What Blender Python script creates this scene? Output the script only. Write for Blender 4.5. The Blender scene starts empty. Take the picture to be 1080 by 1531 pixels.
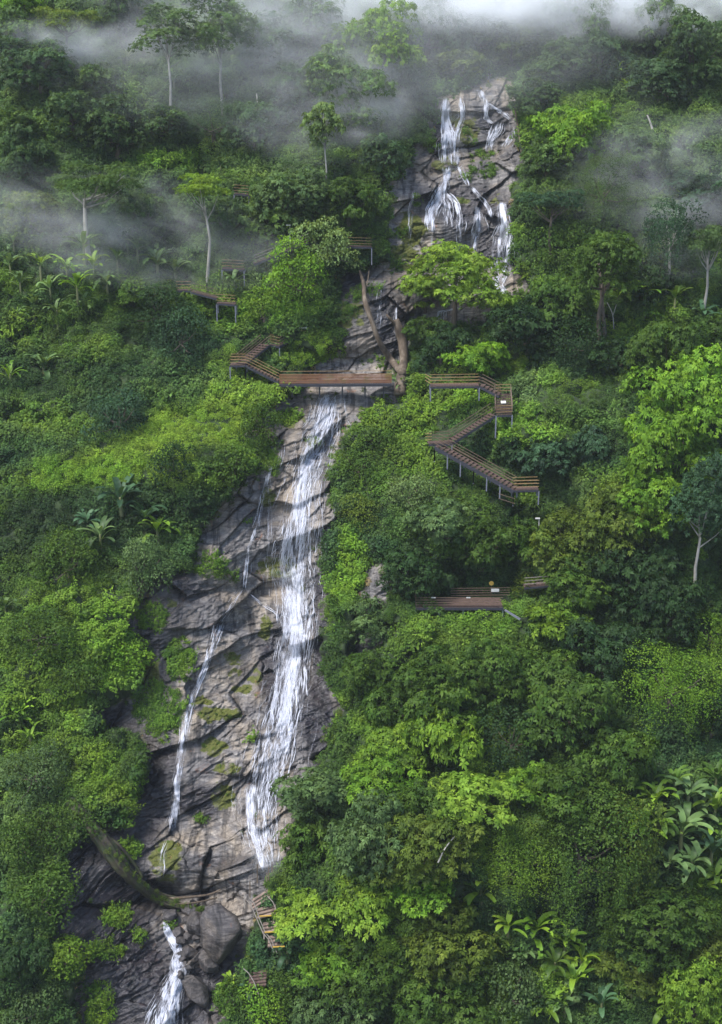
import bpy, math, random
import numpy as np
from mathutils import Vector, Matrix

rng = np.random.default_rng(7)
random.seed(7)
scene = bpy.context.scene
COL = scene.collection
R_ = math.radians

# ------------------------------------------------------------------ camera model
F = 1837.0; CX = 540.0; CY = 765.5
PITCH = R_(18)
CAM = np.array([0.0, 0.0, 60.0])
FW = np.array([0, math.cos(PITCH), -math.sin(PITCH)])
UP = np.array([0, math.sin(PITCH), math.cos(PITCH)])
RT = np.array([1.0, 0, 0])

def unproj(px, py, d):
    a = (np.asarray(px, float) - CX) / F; t = (CY - np.asarray(py, float)) / F
    d = np.asarray(d, float)
    return CAM + d[..., None] * (FW + a[..., None] * RT + t[..., None] * UP)

def proj(P):
    q = np.asarray(P, float) - CAM
    d = q @ FW
    return CX + F * (q @ RT) / d, CY - F * (q @ UP) / d, d

# ------------------------------------------------------------------ noise
def h2(ix, iy, seed):
    with np.errstate(over='ignore'):
        h = (ix.astype(np.int64) * 374761393 + iy.astype(np.int64) * 668265263 + seed * 1442695041) & 0xFFFFFFFF
        h = ((h ^ (h >> 13)) * 1274126177) & 0xFFFFFFFF
        h = (h ^ (h >> 16)) * 2246822519 & 0xFFFFFFFF
        h = h ^ (h >> 15)
    return (h & 0xFFFFFF) / float(0xFFFFFF)

def vn(x, y, seed=0):
    x = np.asarray(x, float); y = np.asarray(y, float)
    ix = np.floor(x); iy = np.floor(y); fx = x - ix; fy = y - iy
    fx = fx * fx * fx * (fx * (fx * 6 - 15) + 10); fy = fy * fy * fy * (fy * (fy * 6 - 15) + 10)
    a = h2(ix, iy, seed); b = h2(ix + 1, iy, seed); c = h2(ix, iy + 1, seed); d = h2(ix + 1, iy + 1, seed)
    return (a * (1 - fx) + b * fx) * (1 - fy) + (c * (1 - fx) + d * fx) * fy

def fbm(x, y, seed=0, o=4, g=0.5):
    s = 0; a = 1; t = 0
    for i in range(o):
        s = s + a * vn(x * 2 ** i + 17.3 * i, y * 2 ** i - 9.1 * i, seed + i * 11); t += a; a *= g
    return s / t * 2 - 1

def worley(x, y, seed=0):
    ix = np.floor(x); iy = np.floor(y)
    f1 = np.full(np.shape(x), 9.0); f2 = f1.copy(); rid = np.zeros(np.shape(x)); dx1 = rid.copy(); dy1 = rid.copy()
    for i in (-1, 0, 1):
        for j in (-1, 0, 1):
            cx = ix + i; cy = iy + j
            qx = cx + h2(cx, cy, seed); qy = cy + h2(cx, cy, seed + 5)
            d = np.hypot(x - qx, y - qy)
            m = d < f1
            f2 = np.where(m, f1, np.minimum(f2, d))
            rid = np.where(m, h2(cx, cy, seed + 9), rid); dx1 = np.where(m, x - qx, dx1); dy1 = np.where(m, y - qy, dy1)
            f1 = np.where(m, d, f1)
    return f1, f2, rid, dx1, dy1

def ss(a, b, x):
    x = np.asarray(x, float)
    t = np.clip((x - a) / (b - a), 0, 1); return t * t * (3 - 2 * t)

# ------------------------------------------------------------------ layout masks (which part of the slope is bare rock)
ROCK = [
 [(655,150),(700,122),(758,112),(772,180),(782,235),(772,300),(768,380),(800,440),(792,482),(700,492),(610,482),(600,440),(588,400),(578,385),(575,330),(583,270),(608,240),(635,200)],
 [(512,400),(560,395),(640,385),(700,470),(610,485),(612,560),(605,600),(440,590),(470,548),(500,520),(513,480),(503,440)],
 [(430,585),(560,575),(575,600),(520,640),(512,680),(500,715),(512,760),(482,810),(492,870),(492,940),(488,1000),(522,1060),(500,1090),(490,1130),(476,1165),(450,1200),(440,1290),(402,1312),(385,1360),(370,1440),(335,1480),(335,1760),(90,1760),(115,1531),(112,1450),(75,1400),(92,1300),(112,1262),(150,1225),(200,1230),(215,1140),(205,1092),(150,1100),(138,1060),(200,1030),(215,960),(185,962),(195,905),(240,852),(280,850),(292,800),(330,742),(398,700),(410,662),(358,652),(400,612)],
 [(545,860),(585,825),(590,880),(570,930),(600,930),(560,985),(525,1000),(520,950)],
]
def poly_sd(poly, x, y):
    x = np.asarray(x, float); y = np.asarray(y, float)
    d = np.full(x.shape, 1e9); ins = np.zeros(x.shape, bool)
    n = len(poly)
    for i in range(n):
        ax, ay = poly[i]; bx, by = poly[(i + 1) % n]
        ex, ey = bx - ax, by - ay
        t = np.clip(((x - ax) * ex + (y - ay) * ey) / (ex * ex + ey * ey), 0, 1)
        d = np.minimum(d, np.hypot(x - ax - t * ex, y - ay - t * ey))
        c = ((ay > y) != (by > y)) & (x < (bx - ax) * (y - ay) / ((by - ay) + 1e-9) + ax)
        ins ^= c
    return np.where(ins, d, -d)

def rock_sd(px, py):
    wx = px + 12 * fbm(px / 22, py / 22, 31, 3); wy = py + 12 * fbm(px / 22, py / 22, 77, 3)
    s = np.full(np.shape(px), -1e9)
    for p in ROCK: s = np.maximum(s, poly_sd(p, wx, wy))
    return s

# green patches growing on the rock: x, y, rx, ry, density
TUFTS = [(225,925,24,20,1),(268,985,22,34,1),(235,1058,40,36,1),(172,1165,44,44,1),(250,1090,20,22,.7),(312,842,30,18,.8),(432,625,22,10,1),(345,862,18,10,.4),
 (380,1100,10,6,.2),(190,1270,22,14,1),(175,1368,26,16,.8),(700,210,12,16,.5),(645,216,10,10,.7),(722,245,22,22,1),(625,300,10,8,.4),(530,455,16,18,.6),(548,435,26,10,.6),
 (590,400,10,12,.6),(600,345,12,12,.4),(500,745,8,20,.5),(496,700,8,20,.6),(150,1500,20,34,.7),(500,900,12,50,1),(505,1090,12,20,.6),(480,530,40,12,.7),(560,540,20,10,.3),
 (470,660,14,6,.4),(300,1222,7,7,.6),(255,1385,8,6,.5),(130,1090,30,14,.8),(700,265,8,8,.4),(710,410,10,10,.5),(760,440,26,12,.7),(600,560,20,14,.6),(408,690,10,22,.8),(370,780,8,6,.3),(160,1420,26,14,.6),(210,1400,8,10,.5)]
MOSS = [(350,985,16,13),(365,1032,24,10),(335,1190,28,26),(300,1222,10,10),(330,1070,40,12),(352,1010,14,10),(320,1120,24,16),(300,1050,20,8),(385,1010,12,20),(700,200,22,30),(645,215,12,12),(680,180,20,14),
 (615,345,26,30),(600,380,30,12),(665,245,20,16),(430,625,30,14),(470,660,20,10),(415,850,40,22),(450,880,12,8),(225,1000,12,30),(260,900,10,10),(400,745,14,20),(690,300,14,8),(740,300,10,8),(620,395,30,14),(520,470,30,26),(400,940,14,26),(250,1290,30,40),(340,1150,24,14)]

# big forms: bumps towards the viewer, in metres: x, y, rx, ry, amp
BUMPS = [(240,690,170,75,5.0),(130,920,150,110,3.5),(430,450,80,62,3.6),(830,620,90,75,4.0),(660,760,110,80,3.0),(700,960,120,60,2.5),(850,1230,260,150,7.0),(560,1330,150,120,5.0),(1010,700,110,190,8.0),
 (60,1330,110,160,5.5),(820,300,110,110,3.0),(520,200,110,120,3.5),(150,420,150,60,1.5),(960,300,150,80,2.0),(400,300,120,50,2.0),(540,500,150,120,-3.0),(690,350,90,140,-3.5),(420,900,110,330,-3.0),
 (900,500,140,30,-2.0),(250,1340,110,26,-3.5),(160,1460,90,90,2.0),(300,1480,60,60,-1.5),(100,150,130,100,2.0),(700,60,120,50,-4),(560,700,36,60,1.5),(680,890,90,14,-2.5),(740,870,100,25,-1.5),(700,690,120,20,-1.5),
 (330,1180,100,50,1.2),(380,880,90,14,-1.6),(430,780,90,50,1.6),(430,590,80,20,1.0),(340,1270,90,40,1.2),(690,330,90,30,1.6),(690,400,90,14,-1.4),(690,230,70,12,-1.0),(560,440,60,40,1.5),(540,535,60,16,-1.5)]

def big_depth(px, py):
    t = (CY - py) / F
    tt = np.clip(t, -0.62, 0.62)
    d = 138.0 / (1 - 0.50 * tt)
    d = d + (t - tt) * 200
    for x, y, rx, ry, a in BUMPS:
        d = d - a * np.exp(-((px - x) / rx) ** 2 - ((py - y) / ry) ** 2)
    return d

def xs_of(px, py, d):
    x = (px - CX) / F * d
    s = (CY - py) / F * d * 1.12
    return x, s

def veg_disp(x, s, flat=1.0):
    w = 0.6 * fbm(x / 3, s / 3, 3, 2)
    f1, f2, r, _, _ = worley((x + w) / 4.2, (s - w) / 3.6, 21)
    big = np.sqrt(np.clip(1 - (f1 / 0.85) ** 2, 0, 1)) * (0.3 + 2.2 * r)
    f1, f2, r2, _, _ = worley((x - w) / 1.9, (s + w) / 1.7, 22)
    sm = np.sqrt(np.clip(1 - (f1 / 0.85) ** 2, 0, 1)) * (0.2 + 0.8 * r2)
    return (big + sm) * flat + 2.2 * fbm(x / 16, s / 14, 5, 3)

def rock_disp(x, s):
    """relief of the bare rock towards the viewer (metres) and a crack value"""
    ang = R_(30)
    wx = 1.0 * fbm(x / 6, s / 6, 41, 2); ws = 1.0 * fbm(x / 6, s / 6, 42, 2)
    u = (x + wx) * np.cos(ang) + (s + ws) * np.sin(ang)
    v = -(x + wx) * np.sin(ang) + (s + ws) * np.cos(ang)
    h = 2.3 * fbm(x / 9, s / 9, 43, 3)
    hr = lambda r, k: h2(np.floor(r * 99991), np.floor(r * 7777), k)
    # big slabs, each tilted its own way, only in places parted by open cracks
    f1, f2, r, dx, dy = worley(u / 8.5, v / 3.6, 44)
    h = h + (r - 0.5) * 1.7 + dx * (hr(r, 3) - 0.5) * 2.2 + dy * (hr(r, 4) - 0.6) * 1.5
    open1 = ss(0.35, 0.65, vn(x / 5, s / 4, 13))
    c1 = (1 - ss(0.0, 0.05, f2 - f1)) * (0.25 + 0.75 * open1)
    g1, g2, r2, ex, ey = worley(u / 3.0 + 3.3 + 0.22 * fbm(x / 1.5, s / 1.5, 60, 2), v / 1.4 + 0.22 * fbm(x / 1.5, s / 1.5, 61, 2), 45)
    zone = ss(0.3, 0.65, vn(x / 4.5, s / 4.5, 12))
    h = h + ((r2 - 0.5) * 0.6 - ey * 0.7 * (hr(r2, 6) - .35) + ex * 0.8 * (hr(r2, 5) - 0.5)) * (0.15 + 0.85 * zone)
    c2 = (1 - ss(0.0, 0.07, g2 - g1)) * zone
    k1, k2, r3, kx, ky = worley(x / 0.95 + 0.6 * fbm(x, s, 62, 2), s / 0.6, 64)
    z3 = ss(0.5, 0.75, vn(x / 3, s / 3, 65))
    h = h + ((r3 - 0.5) * 0.22 - ky * 0.15) * z3
    # long ridges and ledges along the grain
    rg = 1 - np.abs(fbm(u / 6.5, v / 1.5, 49, 4)) * 2.2
    h = h + 0.28 * (rg - 0.5) * ss(0.4, .8, vn(x / 5, s / 5, 50))
    q = v / 0.5 + 0.8 * fbm(u / 3.5, v / 1.6, 46, 3)
    fr = q - np.floor(q)
    h = h + (fr ** 3) * 0.12 * ss(0.25, 0.6, vn(u / 6, v / 3, 47))
    q1, q2, r4, ax, ay = worley(u / 0.9 + 0.25 * fbm(x, s, 66, 2), v / 0.5 + .2 * fbm(x, s, 69, 2), 67)
    h = h + ((r4 - 0.5) * 0.20 + ax * 0.36 * (hr(r4, 8) - .5) - ay * 0.26 * hr(r4, 9)) * ss(0.42, .72, vn(x / 3.2, s / 3.2, 68))
    n1 = vn(x / 2.6, s / 1.9, 70); h = h + 0.2 * np.abs(n1 - .5)
    h = h + 0.20 * fbm(x / 1.1, s / 0.8, 48, 5, .65)
    h = h - 0.35 * c1 - 0.15 * c2
    return h, np.clip(c1 + 0.6 * c2, 0, 1)

# ------------------------------------------------------------------ the two depth grids
HX = np.arange(-300, 1381, 4.0); HY = np.arange(-330, 1801, 4.0)
hx, hy = np.meshgrid(HX, HY)
hd0 = big_depth(hx, hy)
hX, hS = xs_of(hx, hy, hd0)
hsd = rock_sd(hx, hy)
for (x, y, rx, ry, dn) in TUFTS: pass
hm = ss(-6, 8, hsd)
hd = hd0 - veg_disp(hX, hS, 1 - .7 * (np.exp(-((hx - 290) / 130) ** 2 - ((hy - 640) / 50) ** 2) + np.exp(-((hx - 150) / 100) ** 2 - ((hy - 690) / 40) ** 2)).clip(0, 1)) * (1 - hm) + 4.5 * ss(4, 26, hsd) + 1.2 * hm
RX = np.arange(50, 840, 1.25); RY = np.arange(95, 1765, 1.25)
rx_, ry_ = np.meshgrid(RX, RY)
rsd = rock_sd(rx_, ry_)
rd0 = big_depth(rx_, ry_)
rX, rS = xs_of(rx_, ry_, rd0)
rh, rcrack = rock_disp(rX, rS)
rd = rd0 - rh * ss(-20, 20, rsd) + 2.6 * (1 - ss(-22, 2, rsd))

def bil(gx, gy, A, px, py):
    fx = np.clip((np.asarray(px, float) - gx[0]) / (gx[1] - gx[0]), 0, len(gx) - 1.001)
    fy = np.clip((np.asarray(py, float) - gy[0]) / (gy[1] - gy[0]), 0, len(gy) - 1.001)
    ix = fx.astype(int); iy = fy.astype(int); fx = fx - ix; fy = fy - iy
    return (A[iy, ix] * (1 - fx) + A[iy, ix + 1] * fx) * (1 - fy) + (A[iy + 1, ix] * (1 - fx) + A[iy + 1, ix + 1] * fx) * fy

def depth(px, py):
    px = np.asarray(px, float); py = np.asarray(py, float)
    a = bil(HX, HY, hd, px, py)
    ins = (px > RX[1]) & (px < RX[-2]) & (py > RY[1]) & (py < RY[-2])
    b = np.where(ins, bil(RX, RY, rd, px, py), 1e9)
    return np.minimum(a, b)
def surf(px, py, off=0.0): return unproj(px, py, depth(px, py) - off)
def sp(px, py, off=0.0): return Vector(surf(px, py, off))
def at(px, py, d): return Vector(unproj(px, py, d))

# ------------------------------------------------------------------ mesh helpers
def mesh_np(name, V, Fq, mat=None, fattr=None, vattr=None, smooth=False, n=4):
    me = bpy.data.meshes.new(name)
    V = np.ascontiguousarray(V, dtype=np.float32); Fq = np.ascontiguousarray(Fq, dtype=np.int32)
    me.vertices.add(len(V)); me.vertices.foreach_set('co', V.ravel())
    me.loops.add(Fq.size); me.loops.foreach_set('vertex_index', Fq.ravel())
    me.polygons.add(len(Fq)); me.polygons.foreach_set('loop_start', np.arange(0, Fq.size, n, dtype=np.int32))
    me.update(calc_edges=True)
    if smooth: me.polygons.foreach_set('use_smooth', np.ones(len(Fq), bool))
    for k, a in (fattr or {}).items():
        at_ = me.attributes.new(k, 'FLOAT', 'FACE'); at_.data.foreach_set('value', np.ascontiguousarray(a, dtype=np.float32))
    for k, a in (vattr or {}).items():
        at_ = me.attributes.new(k, 'FLOAT', 'POINT'); at_.data.foreach_set('value', np.ascontiguousarray(a, dtype=np.float32))
    if mat: me.materials.append(mat)
    return me

class MB:
    """collects quads (triangles as doubled quads are avoided: tri faces kept apart)"""
    def __init__(s): s.v = []; s.f = []
    def box(s, c, ex, ey, ez):          # centre and three half-axis vectors
        c = Vector(c); ex = Vector(ex); ey = Vector(ey); ez = Vector(ez); b = len(s.v)
        for k in (-1, 1):
            for i, j in ((-1, -1), (1, -1), (1, 1), (-1, 1)): s.v.append(c + ex * i + ey * j + ez * k)
        for q in ((3, 2, 1, 0), (4, 5, 6, 7), (0, 1, 5, 4), (1, 2, 6, 5), (2, 3, 7, 6), (3, 0, 4, 7)): s.f.append([b + i for i in q])
    def bar(s, a, b_, w, h):            # rectangular bar between two points
        a = Vector(a); b_ = Vector(b_); d = b_ - a
        if d.length < 1e-6: return
        up = Vector((0, 0, 1)) if abs(d.normalized().z) < 0.95 else Vector((0, 1, 0))
        sd = d.cross(up).normalized(); u2 = sd.cross(d).normalized()
        s.box((a + b_) / 2, d / 2, sd * (w / 2), u2 * (h / 2))
    def tube(s, pts, rad, n=8, jit=0.0, cap=True):
        pts = [Vector(p) for p in pts]; b = len(s.v)
        sd = None
        for i, p in enumerate(pts):
            d = (pts[min(i + 1, len(pts) - 1)] - pts[max(i - 1, 0)]).normalized()
            if sd is None: sd = d.cross(Vector((0, 1, 0.1)) if abs(d.z) > 0.7 else Vector((0, 0, 1))).normalized()
            sd = (sd - d * sd.dot(d)).normalized(); u2 = sd.cross(d)
            for k in range(n):
                a = 2 * math.pi * k / n; r = rad[i] * (1 + jit * random.uniform(-.4, .4) + jit * 1.3 * math.sin(3 * a + .3 * i) * math.sin(5 * a - .17 * i + 1))
                s.v.append(p + sd * math.cos(a) * r + u2 * math.sin(a) * r)
        for i in range(len(pts) - 1):
            for k in range(n):
                s.f.append([b + i * n + k, b + i * n + (k + 1) % n, b + (i + 1) * n + (k + 1) % n, b + (i + 1) * n + k])
        if cap: s.f.append([b + (len(pts) - 1) * n + k for k in range(n)]); s.f.append([b + k for k in reversed(range(n))])
    def mesh(s, name, mat, smooth=False):
        me = bpy.data.meshes.new(name); me.from_pydata([tuple(v) for v in s.v], [], s.f); me.update()
        if smooth:
            me.polygons.foreach_set('use_smooth', [True] * len(me.polygons))
        if mat: me.materials.append(mat)
        return me
    def build(s, name, mat, parent=None, smooth=False):
        return link(name, s.mesh(name, mat, smooth), parent)

def link(name, data, parent=None, loc=None):
    o = bpy.data.objects.new(name, data); COL.objects.link(o)
    if parent:
        o.parent = parent
        o.matrix_parent_inverse = Matrix.Translation(-parent.location) if data is not None and loc is None else Matrix()
    if loc is not None: o.location = loc
    return o
def tag(o, label=None, cat=None, group=None, kind=None):
    if label: o['label'] = label
    if cat: o['category'] = cat
    if group: o['group'] = group
    if kind: o['kind'] = kind
    return o
def empty(name, loc):
    o = bpy.data.objects.new(name, None); COL.objects.link(o); o.location = loc; o.empty_display_size = 0.3
    return o

# ------------------------------------------------------------------ materials
def mat(name):
    m = bpy.data.materials.new(name); m.use_nodes = True; nt = m.node_tree
    for n in list(nt.nodes): nt.nodes.remove(n)
    out = nt.nodes.new('ShaderNodeOutputMaterial')
    return m, nt, out
def N(nt, t, **kw):
    n = nt.nodes.new(t)
    for k, v in kw.items(): setattr(n, k, v)
    return n
def L(nt, a, b): nt.links.new(a, b)
def ramp(nt, fac, stops):
    r = N(nt, 'ShaderNodeValToRGB'); e = r.color_ramp.elements
    while len(e) < len(stops): e.new(0.5)
    for i, (p, c) in enumerate(stops):
        e[i].position = p; e[i].color = (*c, 1) if len(c) == 3 else c
    L(nt, fac, r.inputs[0]); return r
def math_(nt, op, a, b=None, clamp=False):
    m = N(nt, 'ShaderNodeMath', operation=op, use_clamp=clamp)
    for i, v in enumerate((a, b)):
        if v is None: continue
        if isinstance(v, (int, float)): m.inputs[i].default_value = v
        else: L(nt, v, m.inputs[i])
    return m.outputs[0]
def mix(nt, f, a, b, blend='MIX'):
    m = N(nt, 'ShaderNodeMix', data_type='RGBA', blend_type=blend)
    for s, v in ((m.inputs[0], f), (m.inputs[6], a), (m.inputs[7], b)):
        if isinstance(v, (int, float)): s.default_value = v
        elif isinstance(v, tuple): s.default_value = (*v, 1)
        else: L(nt, v, s)
    return m.outputs[2]
def noise(nt, vec, scale, detail=4, rough=0.55, dist=0.0):
    n = N(nt, 'ShaderNodeTexNoise'); n.inputs['Scale'].default_value = scale; n.inputs['Detail'].default_value = detail
    n.inputs['Roughness'].default_value = rough; n.inputs['Distortion'].default_value = dist
    if vec is not None: L(nt, vec, n.inputs['Vector'])
    return n.outputs['Fac']

def leaf_material(name, instancer=False, rough=0.6, trans=0.36, spec=0.16):
    m, nt, out = mat(name)
    if instancer:
        a = N(nt, 'ShaderNodeAttribute', attribute_type='INSTANCER', attribute_name='tint'); base = a.outputs['Color']
    else:
        a = N(nt, 'ShaderNodeObjectInfo'); base = a.outputs['Color']
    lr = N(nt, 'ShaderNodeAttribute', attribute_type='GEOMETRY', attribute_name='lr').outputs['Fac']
    gain = N(nt, 'ShaderNodeMapRange'); L(nt, lr, gain.inputs[0]); gain.inputs[3].default_value = 0.22; gain.inputs[4].default_value = 2.1  # wide gain: light caught by leaves and dark gaps put into the colour
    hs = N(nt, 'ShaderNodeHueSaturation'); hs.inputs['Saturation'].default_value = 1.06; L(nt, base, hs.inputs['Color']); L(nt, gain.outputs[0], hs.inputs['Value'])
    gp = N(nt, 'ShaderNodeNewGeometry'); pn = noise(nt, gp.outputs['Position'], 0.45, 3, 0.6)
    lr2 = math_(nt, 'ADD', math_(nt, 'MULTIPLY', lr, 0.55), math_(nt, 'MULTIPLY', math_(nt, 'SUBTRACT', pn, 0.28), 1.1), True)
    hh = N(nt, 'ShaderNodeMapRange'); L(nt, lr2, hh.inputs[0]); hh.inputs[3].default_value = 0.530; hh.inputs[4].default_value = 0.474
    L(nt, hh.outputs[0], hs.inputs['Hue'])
    p = N(nt, 'ShaderNodeBsdfPrincipled'); L(nt, hs.outputs[0], p.inputs['Base Color'])
    p.inputs['Roughness'].default_value = rough; p.inputs['Specular IOR Level'].default_value = spec
    t = N(nt, 'ShaderNodeBsdfTranslucent')
    tc = mix(nt, 1.0, hs.outputs[0], (1.25, 1.15, 0.45), 'MULTIPLY'); L(nt, tc, t.inputs[0])
    ms = N(nt, 'ShaderNodeMixShader'); ms.inputs[0].default_value = trans
    L(nt, p.outputs[0], ms.inputs[1]); L(nt, t.outputs[0], ms.inputs[2]); L(nt, ms.outputs[0], out.inputs[0])
    return m

M = {}
M['leaf'] = leaf_material('leaf')
M['leaf_inst'] = leaf_material('leaf_cover', True)
M['banana'] = leaf_material('broad_leaf', False, 0.5, 0.30, 0.25)

def solid(name, c1, c2, scale=3, rough=0.7, bump=0.3, stretch=(1, 1, 1), metal=0, c3=None):
    m, nt, out = mat(name)
    tc = N(nt, 'ShaderNodeTexCoord'); mp = N(nt, 'ShaderNodeMapping'); L(nt, tc.outputs['Object'], mp.inputs[0]); mp.inputs['Scale'].default_value = stretch
    n = noise(nt, mp.outputs[0], scale, 6, 0.6)
    st = [(0.3, c1), (0.7, c2)] if c3 is None else [(0.25, c1), (0.5, c2), (0.75, c3)]
    r = ramp(nt, n, st)
    p = N(nt, 'ShaderNodeBsdfPrincipled'); L(nt, r.outputs[0], p.inputs['Base Color']); p.inputs['Roughness'].default_value = rough
    p.inputs['Metallic'].default_value = metal
    if bump:
        b = N(nt, 'ShaderNodeBump'); b.inputs['Strength'].default_value = bump; b.inputs['Distance'].default_value = 0.05
        L(nt, noise(nt, mp.outputs[0], scale * 3, 5, 0.6), b.inputs['Height']); L(nt, b.outputs[0], p.inputs['Normal'])
    L(nt, p.outputs[0], out.inputs[0]); return m
M['soil'] = solid('soil', (0.012, 0.022, 0.007), (0.03, 0.055, 0.012), 1.5, 0.95, 0.6)
M['bark'] = solid('bark', (0.045, 0.036, 0.026), (0.12, 0.095, 0.07), 2.5, 0.9, 0.8, (1, 1, 0.3))
M['pale_bark'] = solid('pale_bark', (0.15, 0.145, 0.125), (0.38, 0.36, 0.32), 2.2, 0.85, 0.5, (1, 1, 0.4))
M['dead_wood'] = solid('dead_wood', (0.03, 0.022, 0.016), (0.085, 0.062, 0.042), 1.6, 0.9, 1.0, (1, 1, 0.3), c3=(0.20, 0.165, 0.125))
M['wet_wood'] = solid('wet_wood', (0.010, 0.008, 0.006), (0.035, 0.027, 0.018), 1.6, 0.8, 1.0, (1, 1, 1), c3=(0.06, 0.075, 0.02))
M['stem'] = solid('stem', (0.10, 0.09, 0.04), (0.16, 0.20, 0.07), 3, 0.6, 0.3, (1, 1, 0.4))
M['rail_tan'] = solid('rail_tan', (0.19, 0.12, 0.05), (0.30, 0.20, 0.085), 4, 0.6, 0.2)
M['rail_brown'] = solid('rail_brown', (0.075, 0.05, 0.032), (0.15, 0.105, 0.07), 4, 0.6, 0.2)
M['rail_grey'] = solid('rail_grey', (0.16, 0.14, 0.12), (0.27, 0.24, 0.21), 4, 0.7, 0.3)
M['deck'] = solid('deck_boards', (0.05, 0.03, 0.026), (0.11, 0.068, 0.055), 5, 0.75, 0.4)
M['steel'] = solid('painted_steel', (0.015, 0.016, 0.024), (0.04, 0.042, 0.055), 5, 0.5, 0.1)
M['leg_steel'] = solid('grey_steel', (0.10, 0.11, 0.14), (0.2, 0.21, 0.25), 5, 0.5, 0.1)
M['mesh_rust'] = solid('rust_mesh', (0.12, 0.045, 0.025), (0.22, 0.10, 0.05), 0.6, 0.9, 0.3, c3=(0.13, 0.105, 0.03))
M['white'] = solid('white_paint', (0.4, 0.4, 0.38), (0.6, 0.6, 0.58), 5, 0.5, 0.0)
M['yellow'] = solid('yellow_paint', (0.45, 0.28, 0.05), (0.6, 0.4, 0.07), 5, 0.5, 0.0)
M['concrete'] = solid('worn_concrete', (0.14, 0.10, 0.08), (0.27, 0.20, 0.16), 3, 0.85, 0.4)

_m = M['wet_wood'].node_tree; _p = [n for n in _m.nodes if n.type == 'BSDF_PRINCIPLED'][0]; _c = _p.inputs['Base Color'].links[0].from_socket
_f = ramp(_m, noise(_m, N(_m, 'ShaderNodeTexCoord').outputs['Object'], 0.9, 6, .7), [(.48, (0, 0, 0)), (.58, (1, 1, 1))]).outputs[0]
L(_m, mix(_m, _f, _c, (0.022, 0.032, 0.009)), _p.inputs['Base Color'])
def rock_material(name, attrs=True):
    m, nt, out = mat(name)
    tc = N(nt, 'ShaderNodeTexCoord'); P = tc.outputs['Object']
    mp = N(nt, 'ShaderNodeMapping'); L(nt, P, mp.inputs[0]); mp.inputs['Rotation'].default_value = (0, R_(27), 0); mp.inputs['Scale'].default_value = (0.28, 0.8, 1.5)
    big = noise(nt, P, 0.22, 5, 0.6, 0.6)
    grain = noise(nt, mp.outputs[0], 1.4, 8, 0.68, 1.2)
    fine = noise(nt, P, 6.0, 6, 0.7)
    base = ramp(nt, grain, [(0.25, (0.038, 0.035, 0.037)), (0.43, (0.10, 0.093, 0.095)), (0.58, (0.21, 0.195, 0.185)), (0.8, (0.44, 0.41, 0.37))]).outputs[0]
    tanf = ramp(nt, big, [(0.44, (0, 0, 0)), (0.62, (.95, .95, .95))]).outputs[0]
    tanc = ramp(nt, grain, [(0.25, (0.075, 0.06, 0.045)), (0.5, (0.25, 0.205, 0.155)), (0.8, (0.48, 0.41, 0.33))]).outputs[0]
    base = mix(nt, tanf, base, tanc)
    ms_ = N(nt, 'ShaderNodeMapping'); L(nt, P, ms_.inputs[0]); ms_.inputs['Scale'].default_value = (1.6, .3, .16)
    stain = ramp(nt, noise(nt, ms_.outputs[0], 1.0, 5, .6, .4), [(.38, (.15, .15, .17)), (.5, (1, 1, 1)), (.68, (1, 1, 1)), (.76, (1.55, 1.52, 1.48))]).outputs[0]
    base = mix(nt, .8, base, stain, 'MULTIPLY')
    rustn = noise(nt, P, 0.55, 4, 0.6, 0.8)
    rf = ramp(nt, rustn, [(0.64, (0, 0, 0)), (0.72, (0.8, 0.8, 0.8))]).outputs[0]
    base = mix(nt, rf, base, (0.26, 0.13, 0.075))
    base = mix(nt, 0.45, base, ramp(nt, fine, [(0.3, (0.45, 0.45, 0.45)), (0.7, (1.4, 1.4, 1.4))]).outputs[0], 'MULTIPLY')
    p = N(nt, 'ShaderNodeBsdfPrincipled')
    if attrs:
        A = lambda k: N(nt, 'ShaderNodeAttribute', attribute_type='GEOMETRY', attribute_name=k).outputs['Fac']
        wet = A('wet'); moss = A('moss'); cr = A('crack')
        base = mix(nt, math_(nt, 'MULTIPLY', cr, 0.9), base, (0.03, 0.026, 0.022))
        wc = mix(nt, 1.0, base, (0.13, 0.13, 0.18), 'MULTIPLY')
        base = mix(nt, wet, base, wc)
        mn = noise(nt, P, 2.5, 5, 0.65)
        mf = math_(nt, 'MULTIPLY', math_(nt, 'SUBTRACT', math_(nt, 'ADD', moss, mn), 0.95), 5.0, True)
        mc = ramp(nt, fine, [(0.3, (0.028, 0.035, 0.008)), (0.7, (0.12, 0.13, 0.02))]).outputs[0]
        base = mix(nt, mf, base, mc)
        rr = N(nt, 'ShaderNodeMapRange'); L(nt, wet, rr.inputs[0]); rr.inputs[3].default_value = 0.72; rr.inputs[4].default_value = 0.28
        r2 = math_(nt, 'ADD', rr.outputs[0], math_(nt, 'MULTIPLY', mf, 0.3), True)
        L(nt, r2, p.inputs['Roughness'])
    else:
        p.inputs['Roughness'].default_value = 0.65
    L(nt, base, p.inputs['Base Color'])
    b = N(nt, 'ShaderNodeBump'); b.inputs['Strength'].default_value = 0.9; b.inputs['Distance'].default_value = 0.2
    hsum = math_(nt, 'ADD', math_(nt, 'MULTIPLY', grain, 1.0), math_(nt, 'MULTIPLY', fine, 0.35))
    L(nt, hsum, b.inputs['Height']); L(nt, b.outputs[0], p.inputs['Normal'])
    L(nt, p.outputs[0], out.inputs[0]); return m
M['rock'] = rock_material('rock')
M['boulder'] = rock_material('boulder_rock', False)
_b = M['boulder'].node_tree; _p = [n for n in _b.nodes if n.type == 'BSDF_PRINCIPLED'][0]; _c = _p.inputs['Base Color'].links[0].from_socket; L(_b, mix(_b, 1.0, _c, (0.42, 0.41, 0.43), 'MULTIPLY'), _p.inputs['Base Color'])

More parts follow.
